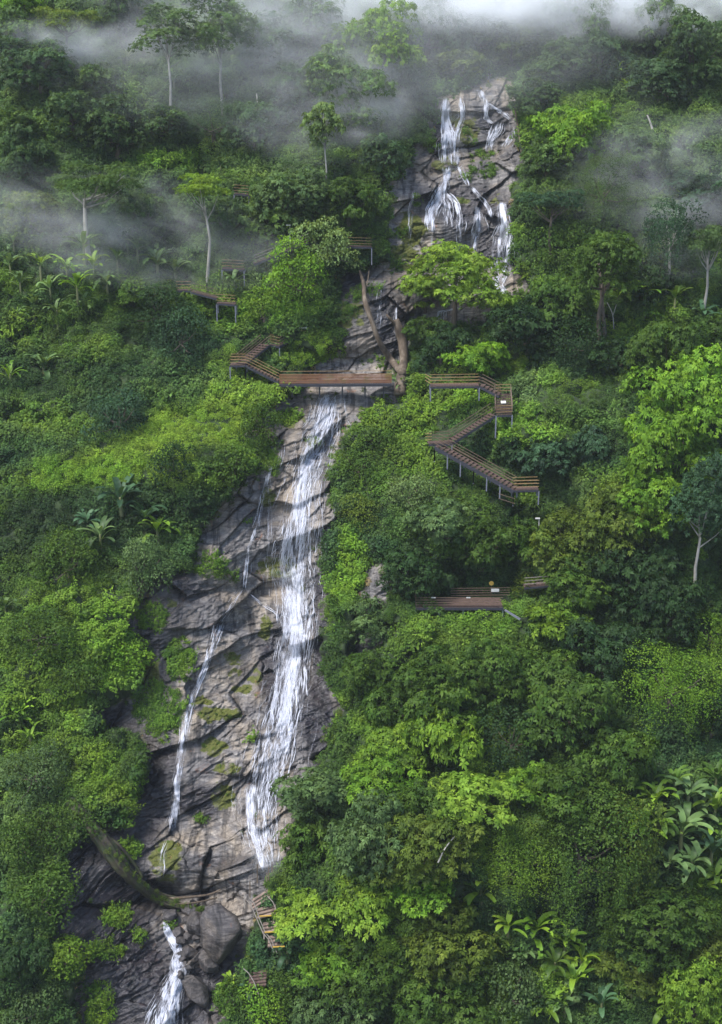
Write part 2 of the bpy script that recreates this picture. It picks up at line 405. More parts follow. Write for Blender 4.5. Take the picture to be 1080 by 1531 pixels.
def water_material():
    m, nt, out = mat('falling_water')
    p = N(nt, 'ShaderNodeBsdfPrincipled'); p.inputs['Base Color'].default_value = (0.62, 0.64, 0.72, 1); p.inputs['Roughness'].default_value = 0.4
    t = N(nt, 'ShaderNodeBsdfTranslucent'); t.inputs[0].default_value = (0.85, 0.88, 0.93, 1)
    ms = N(nt, 'ShaderNodeMixShader'); ms.inputs[0].default_value = 0.3; L(nt, p.outputs[0], ms.inputs[1]); L(nt, t.outputs[0], ms.inputs[2])
    tr = N(nt, 'ShaderNodeBsdfTransparent')
    a = N(nt, 'ShaderNodeAttribute', attribute_type='GEOMETRY', attribute_name='alpha').outputs['Fac']
    m2 = N(nt, 'ShaderNodeMixShader'); L(nt, a, m2.inputs[0]); L(nt, tr.outputs[0], m2.inputs[1]); L(nt, ms.outputs[0], m2.inputs[2])
    L(nt, m2.outputs[0], out.inputs[0]); return m
M['water'] = water_material()

def pool_material():
    m, nt, out = mat('stream_pool')
    p = N(nt, 'ShaderNodeBsdfPrincipled'); p.inputs['Base Color'].default_value = (0.035, 0.032, 0.028, 1); p.inputs['Roughness'].default_value = 0.08
    L(nt, p.outputs[0], out.inputs[0]); return m
M['pool'] = pool_material()

# ------------------------------------------------------------------ terrain meshes
def grid_faces(ny, nx, keep=None):
    i = np.arange(ny * nx).reshape(ny, nx)
    q = np.stack([i[1:, :-1], i[1:, 1:], i[:-1, 1:], i[:-1, :-1]], -1)
    if keep is not None:
        k = keep[1:, :-1] | keep[1:, 1:] | keep[:-1, 1:] | keep[:-1, :-1]
        q = q[k]
    return q.reshape(-1, 4)
def compact(V, Fq, attrs):
    used = np.zeros(len(V), bool); used[Fq.ravel()] = True
    idx = np.cumsum(used) - 1
    return V[used], idx[Fq], {k: a[used] for k, a in attrs.items()}

V = unproj(hx, hy, hd).reshape(-1, 3)
Fq = grid_faces(*hx.shape)
o = link('hill', mesh_np('hill', V, Fq, M['soil'], smooth=True)); tag(o, kind='structure')

def ell(px, py, L_):
    m = np.zeros(np.shape(px))
    for e in L_:
        x, y, a, b = e[:4]
        m = np.maximum(m, (e[4] if len(e) > 4 else 1) * (1 - ss(0.55, 1.15, np.hypot((px - x) / a, (py - y) / b))))
    return m
WETS = [(150,1440,130,130),(150,1300,80,80),(250,1500,100,70),(170,1120,60,80),(240,930,50,60,.8),(215,1200,50,90),(250,990,20,60,.8),(330,1440,50,50),(230,1150,40,90),(200,1260,60,30),(300,1200,40,30),(480,1090,30,60),(450,860,40,30),(400,1180,30,40),(160,1270,60,40),(590,500,40,60),(430,1010,50,110),
        (245,1100,14,150),(700,310,80,40),(740,360,30,50),(660,210,16,50),(740,180,30,30),(520,430,30,60),(480,990,16,200),(260,880,50,30,.7),(560,470,50,50,.6),(330,1290,110,16,.7),(210,1330,60,30)]
wet = ell(rx_, ry_, WETS) * (0.72 + 0.45 * vn(rX / 1.5, rS / 3, 90))
wet = np.clip(wet + 0.35 * ss(0.5, 0.8, vn(rX / 4, rS / 6, 91)), 0, 1)
mw = 9 * fbm(rX / 1.2, rS / 1.0, 93, 4); mw2 = 9 * fbm(rX / 1.2, rS / 1.0, 94, 4)
moss = ell(rx_ + mw, ry_ + mw2, MOSS) * (0.35 + 0.7 * vn(rX / .8, rS / .5, 95))  + 0.22 * ss(0.45, 0.75, vn(rX / 5, rS / 5, 92)) + 0.3 * (1 - ss(0, 18, rsd))
V = unproj(rx_, ry_, rd).reshape(-1, 3)
Fq = grid_faces(*rx_.shape, keep=rsd > -16)
V, Fq, at_ = compact(V, Fq, {'wet': wet.ravel(), 'moss': np.clip(moss, 0, 1).ravel(), 'crack': rcrack.ravel()})
o = link('rock_terrain', mesh_np('rock_terrain', V, Fq, M['rock'], vattr=at_, smooth=True)); tag(o, kind='structure')

# ------------------------------------------------------------------ leaves
def norm(v): return v / (np.linalg.norm(v, axis=-1, keepdims=True) + 1e-9)
def leaves_mesh(C, Nn, size, aspect, lr, droop=0.3, fold=0.12):
    """diamond leaves at C facing Nn"""
    n = len(C); Nn = norm(Nn)
    r = norm(rng.normal(size=(n, 3)) + np.array([0, 0, -droop]))
    a = norm(r - (r * Nn).sum(-1, keepdims=True) * Nn); b = np.cross(Nn, a)
    s = np.asarray(size)[:, None] if np.ndim(size) else size
    w = s * aspect * 0.5
    v0 = C - a * s * 0.5; v2 = C + a * s * 0.5 - Nn * s * 0.12
    v1 = C + b * w - a * s * 0.05 + Nn * s * fold; v3 = C - b * w - a * s * 0.05 + Nn * s * fold
    V = np.stack([v0, v1, v2, v3], 1).reshape(-1, 3)
    return V, np.arange(n * 4).reshape(n, 4), np.clip(lr, 0, 1)

def sph(n):
    v = norm(rng.normal(size=(n, 3))); return v

def clump(kind):
    if kind == 'broad':
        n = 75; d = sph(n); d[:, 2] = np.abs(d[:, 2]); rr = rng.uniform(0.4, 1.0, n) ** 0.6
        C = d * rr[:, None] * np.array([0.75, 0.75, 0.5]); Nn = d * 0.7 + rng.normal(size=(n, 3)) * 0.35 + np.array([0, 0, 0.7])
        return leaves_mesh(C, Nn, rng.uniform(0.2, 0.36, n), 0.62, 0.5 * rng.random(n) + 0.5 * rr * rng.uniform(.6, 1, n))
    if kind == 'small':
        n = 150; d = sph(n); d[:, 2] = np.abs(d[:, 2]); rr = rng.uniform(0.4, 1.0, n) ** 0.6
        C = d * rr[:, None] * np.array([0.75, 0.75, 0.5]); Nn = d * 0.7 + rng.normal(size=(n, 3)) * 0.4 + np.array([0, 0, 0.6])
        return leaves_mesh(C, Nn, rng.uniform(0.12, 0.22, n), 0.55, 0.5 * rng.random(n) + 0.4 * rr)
    if kind == 'sprig':      # upright shoots carrying leaves
        Cs = []; Ns = []; l = []
        for k in range(9):
            b = rng.normal(size=3) * np.array([.3, .3, 0]); t = norm(np.array([rng.normal() * .5, rng.normal() * .5, 1.0])); ln = rng.uniform(.5, 1.1)
            for j in range(12):
                u = (j + 1) / 12; q = rng.normal(size=3) * np.array([1, 1, .3]); q = norm(q)
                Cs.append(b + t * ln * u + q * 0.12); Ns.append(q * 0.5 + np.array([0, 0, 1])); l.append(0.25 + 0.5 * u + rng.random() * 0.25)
        return leaves_mesh(np.array(Cs), np.array(Ns), rng.uniform(.16, .3, len(Cs)), 0.45, np.array(l))
    if kind == 'fern':
        V = []; Fs = []; l = []
        for k in range(26):
            a = rng.uniform(0, 2 * math.pi); el = rng.uniform(0.3, 1.3); ln = rng.uniform(.5, 1.0); w = rng.uniform(.02, .05)
            dh = np.array([math.cos(a), math.sin(a), 0]); sd = np.array([-math.sin(a), math.cos(a), 0]); b = len(V)
            for j in range(5):
                u = j / 4; p = dh * ln * u * math.cos(el) + np.array([0, 0, 1]) * ln * (u * math.sin(el) - 0.55 * u * u)
                ww = w * (1 - u) + 0.004
                V += [p - sd * ww, p + sd * ww]
            r0 = rng.random()
            for j in range(4): Fs.append([b + 2 * j, b + 2 * j + 1, b + 2 * j + 3, b + 2 * j + 2]); l.append(r0)
        return np.array(V), np.array(Fs), np.array(l)

src = bpy.data.collections.new('leaf_sources')
clump_kinds = ['broad'] * 4 + ['small'] * 4 + ['sprig'] * 3 + ['fern'] * 3
for i, k in enumerate(clump_kinds):
    V, Fs, l = clump(k)
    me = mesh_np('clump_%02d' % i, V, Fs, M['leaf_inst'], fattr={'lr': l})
    o = bpy.data.objects.new('clump_%02d' % i, me); src.objects.link(o)
IDX = {'broad': (0, 4), 'small': (4, 8), 'sprig': (8, 11), 'fern': (11, 14)}

def scatter_tree():
    ng = bpy.data.node_groups.new('scatter', 'GeometryNodeTree')
    ng.interface.new_socket('Geometry', in_out='INPUT', socket_type='NodeSocketGeometry')
    ng.interface.new_socket('Geometry', in_out='OUTPUT', socket_type='NodeSocketGeometry')
    gi = ng.nodes.new('NodeGroupInput'); go = ng.nodes.new('NodeGroupOutput')
    ci = ng.nodes.new('GeometryNodeCollectionInfo'); ci.inputs[0].default_value = src; ci.inputs['Separate Children'].default_value = True; ci.inputs['Reset Children'].default_value = True
    ip = ng.nodes.new('GeometryNodeInstanceOnPoints'); ip.inputs['Pick Instance'].default_value = True
    def na(nm, t):
        n = ng.nodes.new('GeometryNodeInputNamedAttribute'); n.data_type = t; n.inputs['Name'].default_value = nm; return n.outputs[0]
    ng.links.new(gi.outputs[0], ip.inputs['Points']); ng.links.new(ci.outputs[0], ip.inputs['Instance'])
    ng.links.new(na('pick', 'INT'), ip.inputs['Instance Index'])
    ng.links.new(na('rot', 'FLOAT_VECTOR'), ip.inputs['Rotation'])
    ng.links.new(na('scl', 'FLOAT_VECTOR'), ip.inputs['Scale'])
    ng.links.new(ip.outputs[0], go.inputs[0]); return ng
SCATTER = scatter_tree()

def scatter(name, P, pick, nrm, scl, tint, label=None):
    n = len(P)
    me = bpy.data.meshes.new(name); me.vertices.add(n); me.vertices.foreach_set('co', np.ascontiguousarray(P, dtype=np.float32).ravel())
    # rotation matrix: z -> nrm, random spin
    z = norm(nrm); a = rng.uniform(0, 2 * math.pi, n); r = np.stack([np.cos(a), np.sin(a), 0 * a], 1)
    x = norm(r - (r * z).sum(1, keepdims=True) * z); y = np.cross(z, x)
    # columns x,y,z ; euler XYZ
    m20 = x[:, 2]; m21 = y[:, 2]; m22 = z[:, 2]; m10 = x[:, 1]; m00 = x[:, 0]
    e = np.stack([np.arctan2(m21, m22), -np.arcsin(np.clip(m20, -1, 1)), np.arctan2(m10, m00)], 1)
    me.attributes.new('pick', 'INT', 'POINT').data.foreach_set('value', np.ascontiguousarray(pick, dtype=np.int32))
    me.attributes.new('rot', 'FLOAT_VECTOR', 'POINT').data.foreach_set('vector', np.ascontiguousarray(e, dtype=np.float32).ravel())
    s3 = np.repeat(np.asarray(scl)[:, None], 3, 1) if np.ndim(scl) == 1 else scl
    me.attributes.new('scl', 'FLOAT_VECTOR', 'POINT').data.foreach_set('vector', np.ascontiguousarray(s3, dtype=np.float32).ravel())
    me.attributes.new('tint', 'FLOAT_VECTOR', 'POINT').data.foreach_set('vector', np.ascontiguousarray(tint, dtype=np.float32).ravel())
    o = link(name, me); md = o.modifiers.new('scatter', 'NODES'); md.node_group = SCATTER
    tag(o, label, kind='stuff'); return o

# plant greens of the ground cover
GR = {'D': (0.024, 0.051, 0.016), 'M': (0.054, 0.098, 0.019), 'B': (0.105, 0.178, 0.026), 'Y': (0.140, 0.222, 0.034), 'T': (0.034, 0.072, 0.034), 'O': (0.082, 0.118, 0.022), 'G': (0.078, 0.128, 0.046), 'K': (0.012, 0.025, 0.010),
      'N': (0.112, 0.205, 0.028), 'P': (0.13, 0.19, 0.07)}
PATCH = [ # x, y, rx, ry, colour, strength; vine greens with sun and shade painted in
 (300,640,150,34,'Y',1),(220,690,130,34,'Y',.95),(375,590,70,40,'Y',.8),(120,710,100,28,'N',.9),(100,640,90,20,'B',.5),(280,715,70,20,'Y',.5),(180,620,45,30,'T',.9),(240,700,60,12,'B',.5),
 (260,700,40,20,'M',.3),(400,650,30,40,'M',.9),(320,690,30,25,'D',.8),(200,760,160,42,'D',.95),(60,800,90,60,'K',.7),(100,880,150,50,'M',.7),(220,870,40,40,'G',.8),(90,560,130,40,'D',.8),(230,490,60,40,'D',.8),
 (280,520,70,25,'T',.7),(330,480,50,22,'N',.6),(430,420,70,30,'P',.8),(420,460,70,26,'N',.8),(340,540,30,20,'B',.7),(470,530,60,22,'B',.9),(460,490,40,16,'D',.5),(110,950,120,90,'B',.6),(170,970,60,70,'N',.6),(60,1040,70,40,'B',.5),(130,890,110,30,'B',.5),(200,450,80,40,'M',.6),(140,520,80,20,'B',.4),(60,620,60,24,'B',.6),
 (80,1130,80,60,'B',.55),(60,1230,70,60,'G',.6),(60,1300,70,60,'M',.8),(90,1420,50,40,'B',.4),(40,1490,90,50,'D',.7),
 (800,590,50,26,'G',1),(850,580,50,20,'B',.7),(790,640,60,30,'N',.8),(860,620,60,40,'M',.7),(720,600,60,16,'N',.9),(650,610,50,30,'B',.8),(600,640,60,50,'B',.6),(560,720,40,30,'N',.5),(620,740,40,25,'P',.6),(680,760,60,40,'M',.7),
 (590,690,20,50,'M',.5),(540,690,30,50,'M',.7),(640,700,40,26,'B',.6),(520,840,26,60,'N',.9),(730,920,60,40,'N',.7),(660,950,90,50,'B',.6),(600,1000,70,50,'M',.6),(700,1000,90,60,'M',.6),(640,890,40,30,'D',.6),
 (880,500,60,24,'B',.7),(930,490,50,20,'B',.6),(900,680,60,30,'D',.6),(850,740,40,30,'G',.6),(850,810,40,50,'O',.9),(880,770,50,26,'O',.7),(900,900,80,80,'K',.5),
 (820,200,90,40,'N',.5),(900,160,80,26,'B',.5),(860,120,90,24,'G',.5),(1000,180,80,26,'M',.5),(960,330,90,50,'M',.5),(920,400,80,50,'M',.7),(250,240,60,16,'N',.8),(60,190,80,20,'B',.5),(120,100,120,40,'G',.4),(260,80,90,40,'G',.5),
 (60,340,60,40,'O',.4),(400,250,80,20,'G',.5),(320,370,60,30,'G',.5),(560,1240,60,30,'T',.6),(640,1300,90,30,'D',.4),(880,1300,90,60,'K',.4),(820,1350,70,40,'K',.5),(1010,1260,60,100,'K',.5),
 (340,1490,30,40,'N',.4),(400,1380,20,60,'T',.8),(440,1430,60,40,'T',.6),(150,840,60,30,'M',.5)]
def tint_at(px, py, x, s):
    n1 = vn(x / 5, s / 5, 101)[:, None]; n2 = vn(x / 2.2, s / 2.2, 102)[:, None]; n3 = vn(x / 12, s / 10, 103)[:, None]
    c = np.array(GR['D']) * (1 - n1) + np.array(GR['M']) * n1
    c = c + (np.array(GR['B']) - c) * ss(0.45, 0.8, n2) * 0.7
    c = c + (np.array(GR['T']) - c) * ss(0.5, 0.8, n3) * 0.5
    c = c + (np.array(GR['G']) - c) * (ss(420, 200, py) * .45)[:, None]  # upper slope paled in the tint against the shade of the mist
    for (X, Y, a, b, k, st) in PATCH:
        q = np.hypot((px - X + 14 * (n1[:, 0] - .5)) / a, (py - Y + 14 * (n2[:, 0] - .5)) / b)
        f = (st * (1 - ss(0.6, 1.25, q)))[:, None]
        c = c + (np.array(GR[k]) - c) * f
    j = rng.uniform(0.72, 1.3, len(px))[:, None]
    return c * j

# keep the cover clear of the walkways (real clearings): x0,y0,x1,y1,width px
CLEAR = [(340,540,366,540,7),(365,540,416,566,7),(366,538,404,508,8),(404,508,460,493,7),(415,564,585,564,12),(640,566,717,566,8),(717,566,746,584,8),(753,585,753,622,13),(748,625,645,655,9),(640,655,775,722,11),(775,719,806,719,7),
 (622,895,755,895,18),(755,880,800,872,8),(512,362,556,362,6),(380,388,460,366,4),(330,396,364,396,6),(350,283,370,283,6),(264,427,286,427,7),(322,448,352,448,5),(375,1350,425,1440,16),(640,893,640,920,6),(560,820,575,850,6),(590,690,600,730,5),(740,742,765,752,5),(345,540,345,540,8)]
def clear_mask(px, py):
    m = np.zeros(np.shape(px), bool)
    for x0, y0, x1, y1, w in CLEAR:
        ex, ey = x1 - x0, y1 - y0; L2 = ex * ex + ey * ey + 1e-6
        t = np.clip(((px - x0) * ex + (py - y0) * ey) / L2, 0, 1)
        m |= np.hypot(px - x0 - t * ex, py - y0 - t * ey) < w * .6
    return m

NU = 150000
px = rng.uniform(-290, 1370, NU); py = rng.uniform(-320, 1790, NU)
d = depth(px, py)
keep = rng.random(NU) < (d / 175.0) ** 2 * 0.85
inframe = (px > -40) & (px < 1120) & (py > -40) & (py < 1570)
keep &= inframe | (rng.random(NU) < 0.55)
sd = rock_sd(px, py); keep |= inframe & (rng.random(NU) < .9 * ell(px, py, [(280,650,160,60),(150,700,120,50)]))
keep &= (sd < 2 + rng.uniform(-6, 5, NU)) & ~clear_mask(px, py)
px, py, d = px[keep], py[keep], d[keep]
x, s = xs_of(px, py, d); n = len(px)
P = unproj(px, py, d - rng.uniform(-0.15, 0.35, n))
kz = vn(x / 4, s / 4, 201) + rng.normal(size=n) * 0.13
pick = np.where(kz < 0.36, rng.integers(4, 8, n), np.where(kz < 0.62, rng.integers(0, 4, n), np.where(kz < 0.8, rng.integers(8, 11, n), rng.integers(0, 4, n))))
fernz = (vn(x / 3, s / 3, 202) > 0.72); pick = np.where(fernz & (rng.random(n) < .5), rng.integers(11, 14, n), pick)
nrm = np.array([0, -0.55, 0.85]) + rng.normal(size=(n, 3)) * 0.28
smallzone = ell(px, py, [(280,650,150,50),(150,700,110,40),(860,590,80,30),(470,530,60,30)])
pick = np.where((rng.random(n) < smallzone * .9), rng.integers(4, 8, n), pick)
scl = rng.uniform(0.65, 1.35, n) * (1 - 0.3 * smallzone)
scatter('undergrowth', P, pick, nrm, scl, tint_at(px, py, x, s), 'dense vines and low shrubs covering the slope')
print('undergrowth', n)

# tufts on rock ledges
px = []; py = []
for (X, Y, a, b, dn) in TUFTS:
    k = int(a * b * 0.11 * dn) + 3
    r = np.sqrt(rng.random(k)); t = rng.uniform(0, 2 * math.pi, k)
    px.append(X + a * r * np.cos(t)); py.append(Y + b * r * np.sin(t))
px = np.concatenate(px); py = np.concatenate(py); d = depth(px, py); x, s = xs_of(px, py, d); n = len(px)
P = unproj(px, py, d - 0.02); kz = vn(x / 2, s / 2, 303)
pick = np.where(kz > 0.62, rng.integers(11, 14, n), np.where(kz > 0.4, rng.integers(4, 8, n), rng.integers(8, 11, n)))
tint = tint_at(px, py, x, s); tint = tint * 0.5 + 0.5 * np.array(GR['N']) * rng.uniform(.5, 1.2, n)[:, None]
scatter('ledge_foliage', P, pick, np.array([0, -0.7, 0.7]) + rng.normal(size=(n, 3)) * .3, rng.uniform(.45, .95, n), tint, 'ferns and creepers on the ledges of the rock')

# crack-line grass and moss: small tufts scattered thinly over rock where moss is high
NU = 60000
px = rng.uniform(70, 830, NU); py = rng.uniform(110, 1560, NU)
sd = rock_sd(px, py); mo = bil(RX, RY, moss, px, py); cr = bil(RX, RY, rcrack, px, py)
keep = (sd > -4) & (rng.random(NU) < np.clip((mo - 0.45) * 0.35, 0, 1) + 0.16 * (sd < 12) + 0.012 * cr)
px, py = px[keep], py[keep]; d = depth(px, py); x, s = xs_of(px, py, d); n = len(px)
tint = np.array(GR['O']) * rng.uniform(.5, 1.2, n)[:, None]; g = rng.random(n) < .6; tint[g] = (np.array(GR['M']) * rng.uniform(.7, 1.8, n)[:, None])[g]
dry = rng.random(n) < 0.08; tint[dry] = (0.24, 0.19, 0.09)
scatter('moss_grass', unproj(px, py, d), np.where(rng.random(n) < .65, rng.integers(11, 14, n), rng.integers(4, 8, n)), np.array([0, -0.8, 0.5]) + rng.normal(size=(n, 3)) * .3, rng.uniform(.16, .5, n) * np.where(rock_sd(px, py) < 12, 1.7, 1), tint, 'moss and grass tufts on the rock')
print('moss', n)

# ------------------------------------------------------------------ waterfalls
def fall(path, nstr, label, spread=0.75, wm=(0.03, 0.11), off=0.15, sheet=0.0, seed=1, lmin=0.15, conv=1.0, step=2.5):
    """path: (x, y, half width) along the flow. Strands and broken sheets that hug the rock."""
    rs = np.random.default_rng(seed)
    p = np.array(path, float); seg = np.r_[0, np.cumsum(np.hypot(np.diff(p[:, 0]), np.diff(p[:, 1])))]
    Ltot = seg[-1]
    Vs = []; Fs = []; Al = []; base = 0
    def add(px, py, w, offs, al):
        nonlocal base
        d = depth(px, py)
        # water leaps off ledges: limit how fast it follows inward
        for i in range(1, len(d)): d[i] = min(d[i], d[i - 1] + 0.10)
        P = unproj(px, py, d - offs)
        T = norm(np.gradient(P, axis=0)); vd = norm(CAM - P)
        sd = norm(np.cross(T, vd)); nn = np.cross(sd, T)
        n = len(P)
        a = P - sd * w[:, None]; b = P + sd * w[:, None]; c = P + nn * (w[:, None] * 0.6)
        Vs.append(np.stack([a, c, b], 1).reshape(-1, 3))
        i = np.arange(n - 1)[:, None] * 3 + base
        Fs.append(np.concatenate([i + [[0, 1, 4, 3]], i + [[1, 2, 5, 4]]], 0)); 
        m = (al[:-1] + al[1:]) / 2
        Al.append(np.concatenate([m, m])); base += n * 3
    lace = int(nstr * .55)
    for k in range(nstr + lace):
        ln = max(lmin, rs.beta(1.2, 2.0)) * Ltot; s0 = rs.uniform(-0.05, 1.0) * Ltot
        if rs.random() < 0.2: s0 = 0; ln = Ltot * rs.uniform(.5, 1)
        s0 = max(0, s0); s1 = min(Ltot, s0 + ln)
        if s1 - s0 < 8: continue
        t = np.arange(s0, s1, step); n = len(t)
        if n < 4: continue
        cx = np.interp(t, seg, p[:, 0]); cy = np.interp(t, seg, p[:, 1]); hw = np.interp(t, seg, p[:, 2])
        lat = rs.uniform(-1, 1) * (0.6 + 0.75 * rs.random() ** 2)
        thin = k >= nstr
        if thin: lat = rs.uniform(-1, 1) * 1.9; s1 = min(s1, s0 + Ltot * rs.uniform(.08, .35)); keepn = t < s1; t = t[keepn]; cx = cx[keepn]; cy = cy[keepn]; hw = hw[keepn]
        if len(t) < 4: continue
        ph = rs.uniform(0, 1000)
        lat = lat + 0.35 * (vn(t / 26 + ph, t * 0 + k, seed) - .5) + (1.6 / (hw + 2)) * (vn(t / 6 + ph, t * 0 + k, seed + 1) - .5)
        px = cx + lat * hw; py = cy + 1.5 * (vn(t / 9 + ph, t * 0, seed + 2) - .5)
        w = (wm[0] + (wm[1] - wm[0]) * rs.random() ** 2.0) * 0.78 * (0.25 + 1.3 * vn(t / 11 + ph, t * 0 + 3, seed + 3)) * ss(0, 10, t - s0) * (0.25 + 0.75 * ss(0, 10, s1 - t)) * (.5 if thin else 1)
        al = np.clip(0.1 + 1.4 * (vn(t / 7 + ph, t * 0 + 7, seed + 4)), 0, 1) * rs.uniform(.45, 1)
        floor_ = 0.16 if seed in (1, 2, 3) else 0.45; foam = ss(0.33, 0.62, vn(px / 5.5 + seed, t / 26, seed + 8) * .6 + vn(px / 2.2 + seed, t / 10, seed + 9) * .4)
        al = np.clip(al * (floor_ + 1.1 * foam), 0, 1) * (.8 if seed == 1 else .95); w = w * (0.5 + 0.8 * foam)
        add(px, py, w, off + rs.uniform(0, .2), al)
    Vv = np.concatenate(Vs); Ff = np.concatenate(Fs); A = np.concatenate(Al)
    o = link('water', mesh_np('water', Vv, Ff, M['water'], fattr={'alpha': A}))
    tag(o, label, kind='structure')
    return o

fall([(494,588,12),(490,602,14),(486,625,14),(476,648,14),(466,675,13),(456,700,12),(450,730,14),(449,760,13),(446,785,16),(440,812,22),(438,840,22),(440,862,20),(441,885,20),(438,915,17),(440,940,18),(434,975,17),(430,1005,16),(424,1035,19),(420,1070,21),(412,1100,24),(404,1130,26),(396,1165,26),(391,1200,26),(390,1240,22),(396,1275,17),(400,1298,12)],
     211, 'wide white main waterfall running down the lower rock face', seed=1, wm=(0.01, 0.055))
fall([(500,590,8),(486,650,24),(462,720,22),(450,790,30),(440,850,34),(446,900,28),(442,960,26),(430,1020,26),(416,1090,32),(396,1180,30),(392,1260,20)], 130, 'loose outer threads of the main fall', seed=50, wm=(.012, .04), lmin=.1)
fall([(496,588,9),(491,604,10),(488,622,9)], 60, 'white head of the main fall at the lip', seed=2, wm=(.03, .10), lmin=.5)
fall([(458,690,7),(452,710,9),(449,740,10),(449,768,10),(446,785,9)], 37, 'dense white chute in the upper part of the main fall', seed=2, wm=(.04, .14), lmin=.4)
fall([(444,855,14),(441,885,13),(440,910,11),(446,945,10),(444,985,9),(440,1020,12),(436,1060,13),(428,1100,13),(418,1130,14)], 96, 'bright core of the main fall below the overhang', seed=3, wm=(.03, .12), lmin=.25)
fall([(408,690,2),(400,712,3),(394,740,3),(388,770,3),(380,800,4),(372,820,3),(369,850,4),(366,880,3)], 18, 'thin left trickle beside the main fall', seed=4, wm=(.02, .06), lmin=.3)
fall([(372,885,4),(395,905,4),(412,915,3),(418,922,3),(425,938,3)], 10, 'trickle slanting right across the boulder to the main fall', seed=5, wm=(.02, .05), lmin=.4)
fall([(362,880,5),(345,905,6),(328,930,5)], 10, 'faint trickle slanting left over the rock', seed=6, wm=(.015, .04), lmin=.4)
fall([(328,932,7),(322,955,6),(312,985,4),(300,1015,4),(288,1045,4),(278,1080,5),(275,1110,4),(270,1140,4),(265,1170,4),(263,1200,4),(260,1225,6),(256,1244,5)], 44, 'narrow left waterfall down the lower rock face', seed=7, wm=(.02, .065), lmin=.2)
fall([(250,1256,6),(242,1275,6),(240,1300,6),(240,1318,4)], 18, 'thin veil falling behind the fallen log', seed=8, wm=(.02, .05), lmin=.3)
fall([(378,1170,8),(374,1200,6),(374,1230,6),(385,1262,9),(396,1290,9),(402,1305,6)], 66, 'white left edge of the main fall near its foot', seed=9, wm=(.025, .09), lmin=.3)
fall([(246,1378,2),(252,1395,4),(262,1410,5),(268,1425,4),(266,1440,6),(270,1452,9),(262,1470,12),(256,1490,14),(248,1515,18),(242,1560,22),(240,1640,24)], 151, 'white cascade below the boulders at the bottom', seed=10, wm=(.03, .12), lmin=.15)
# upper falls
U = (.025, .085)
fall([(668,146,3),(666,166,4),(667,187,6),(669,200,9),(670,220,12),(673,246,14)], 130, 'left stream of the topmost fall', seed=11, wm=U, lmin=.25)
fall([(667,180,3),(678,180,5),(686,170,4),(695,180,3)], 20, 'short spill between the topmost streams', seed=41, wm=U)
fall([(688,140,2),(690,160,3),(692,176,4),(684,200,5),(682,225,6),(684,247,6)], 50, 'thin middle stream of the topmost fall', seed=12, wm=U)
fall([(719,134,4),(724,150,5),(726,165,3),(727,178,4),(736,185,4)], 60, 'inner right stream of the topmost fall', seed=13, wm=U, lmin=.3)
fall([(726,152,4),(737,160,5),(748,166,6),(760,176,5),(766,182,3)], 60, 'outer right stream of the topmost fall', seed=42, wm=U, lmin=.3)
fall([(746,182,9),(742,195,11),(734,210,8),(730,226,5)], 80, 'broken veil below the right streams of the topmost fall', seed=43, wm=U, lmin=.25)
fall([(706,134,5),(720,136,4)], 22, 'short lip at the head of the falls', seed=14, wm=(.03, .07), lmin=.5)
fall([(768,190,4),(766,205,7),(757,220,9)], 46, 'spray at the right of the topmost fall', seed=15, wm=U)
fall([(732,88,2),(733,105,3),(733,120,4)], 24, 'small distant fall glimpsed in the mist at the top', seed=16, wm=(.03, .09), lmin=.5)
fall([(674,246,12),(670,258,6),(664,275,6),(656,296,9),(646,314,8),(643,332,6),(645,348,5)], 130, 'middle cascade left of centre', seed=17, wm=U, lmin=.25)
fall([(662,290,10),(668,304,12),(670,322,10),(672,340,10)], 50, 'middle cascade spreading over the bulge', seed=44, wm=U, lmin=.3)
fall([(664,285,5),(682,303,4),(686,318,4),(686,335,6),(686,364,4)], 50, 'centre drips of the middle cascade', seed=19, wm=U)
fall([(690,247,8),(694,262,7),(701,278,4)], 44, 'short twin spill right of the middle cascade head', seed=18, wm=U, lmin=.3)
fall([(704,278,3),(713,288,5),(724,300,5),(731,310,4),(735,326,3)], 44, 'middle cascade slanting right', seed=45, wm=U, lmin=.3)
fall([(714,308,3),(717,325,6),(717,342,8),(712,360,6),(709,378,4)], 56, 'right centre drips of the middle cascade', seed=46, wm=U, lmin=.3)
fall([(750,302,4),(752,318,5),(755,335,6),(753,352,10),(753,372,13),(753,395,13),(752,414,9)], 230, 'right veil of the middle cascade', seed=20, wm=(.02, .09), lmin=.25)
fall([(620,284,2),(617,300,3),(614,322,4),(613,345,3),(612,360,2)], 30, 'thin far left trickle of the middle cascade', seed=21, wm=U)
fall([(645,350,3),(644,370,3),(642,392,3)], 26, 'thin thread above the yellow green tree', seed=22, wm=U, lmin=.4)
fall([(752,410,11),(744,425,9),(752,440,9),(758,455,11),(762,470,9)], 110, 'white water below the right veil', seed=23, wm=(.03, .10))
fall([(570,430,2),(568,450,3),(566,480,4),(567,510,4)], 20, 'faint trickle down the slab above the footbridge', seed=24, wm=(.015, .045), lmin=.3)
fall([(593,455,2),(592,480,2),(590,510,3)], 20, 'faint thread beside the dead trunk', seed=25, wm=(.02, .04), lmin=.4)
fall([(690,440,2),(688,460,2),(660,466,7),(658,482,8)], 36, 'white patch of water behind the yellow green tree', seed=26, wm=(.02, .06))
fall([(460,610,6),(456,625,8),(458,632,6)], 14, 'short side spill left of the main fall head', seed=27, wm=(.02, .05))
fall([(424,660,4),(422,680,4),(416,700,3)], 10, 'short side trickle on the upper slab', seed=28, wm=(.015, .05))
fall([(402,690,1.5),(404,850,10),(402,890,10)], 10, 'drips under the overhang', seed=29, wm=(.012, .03))

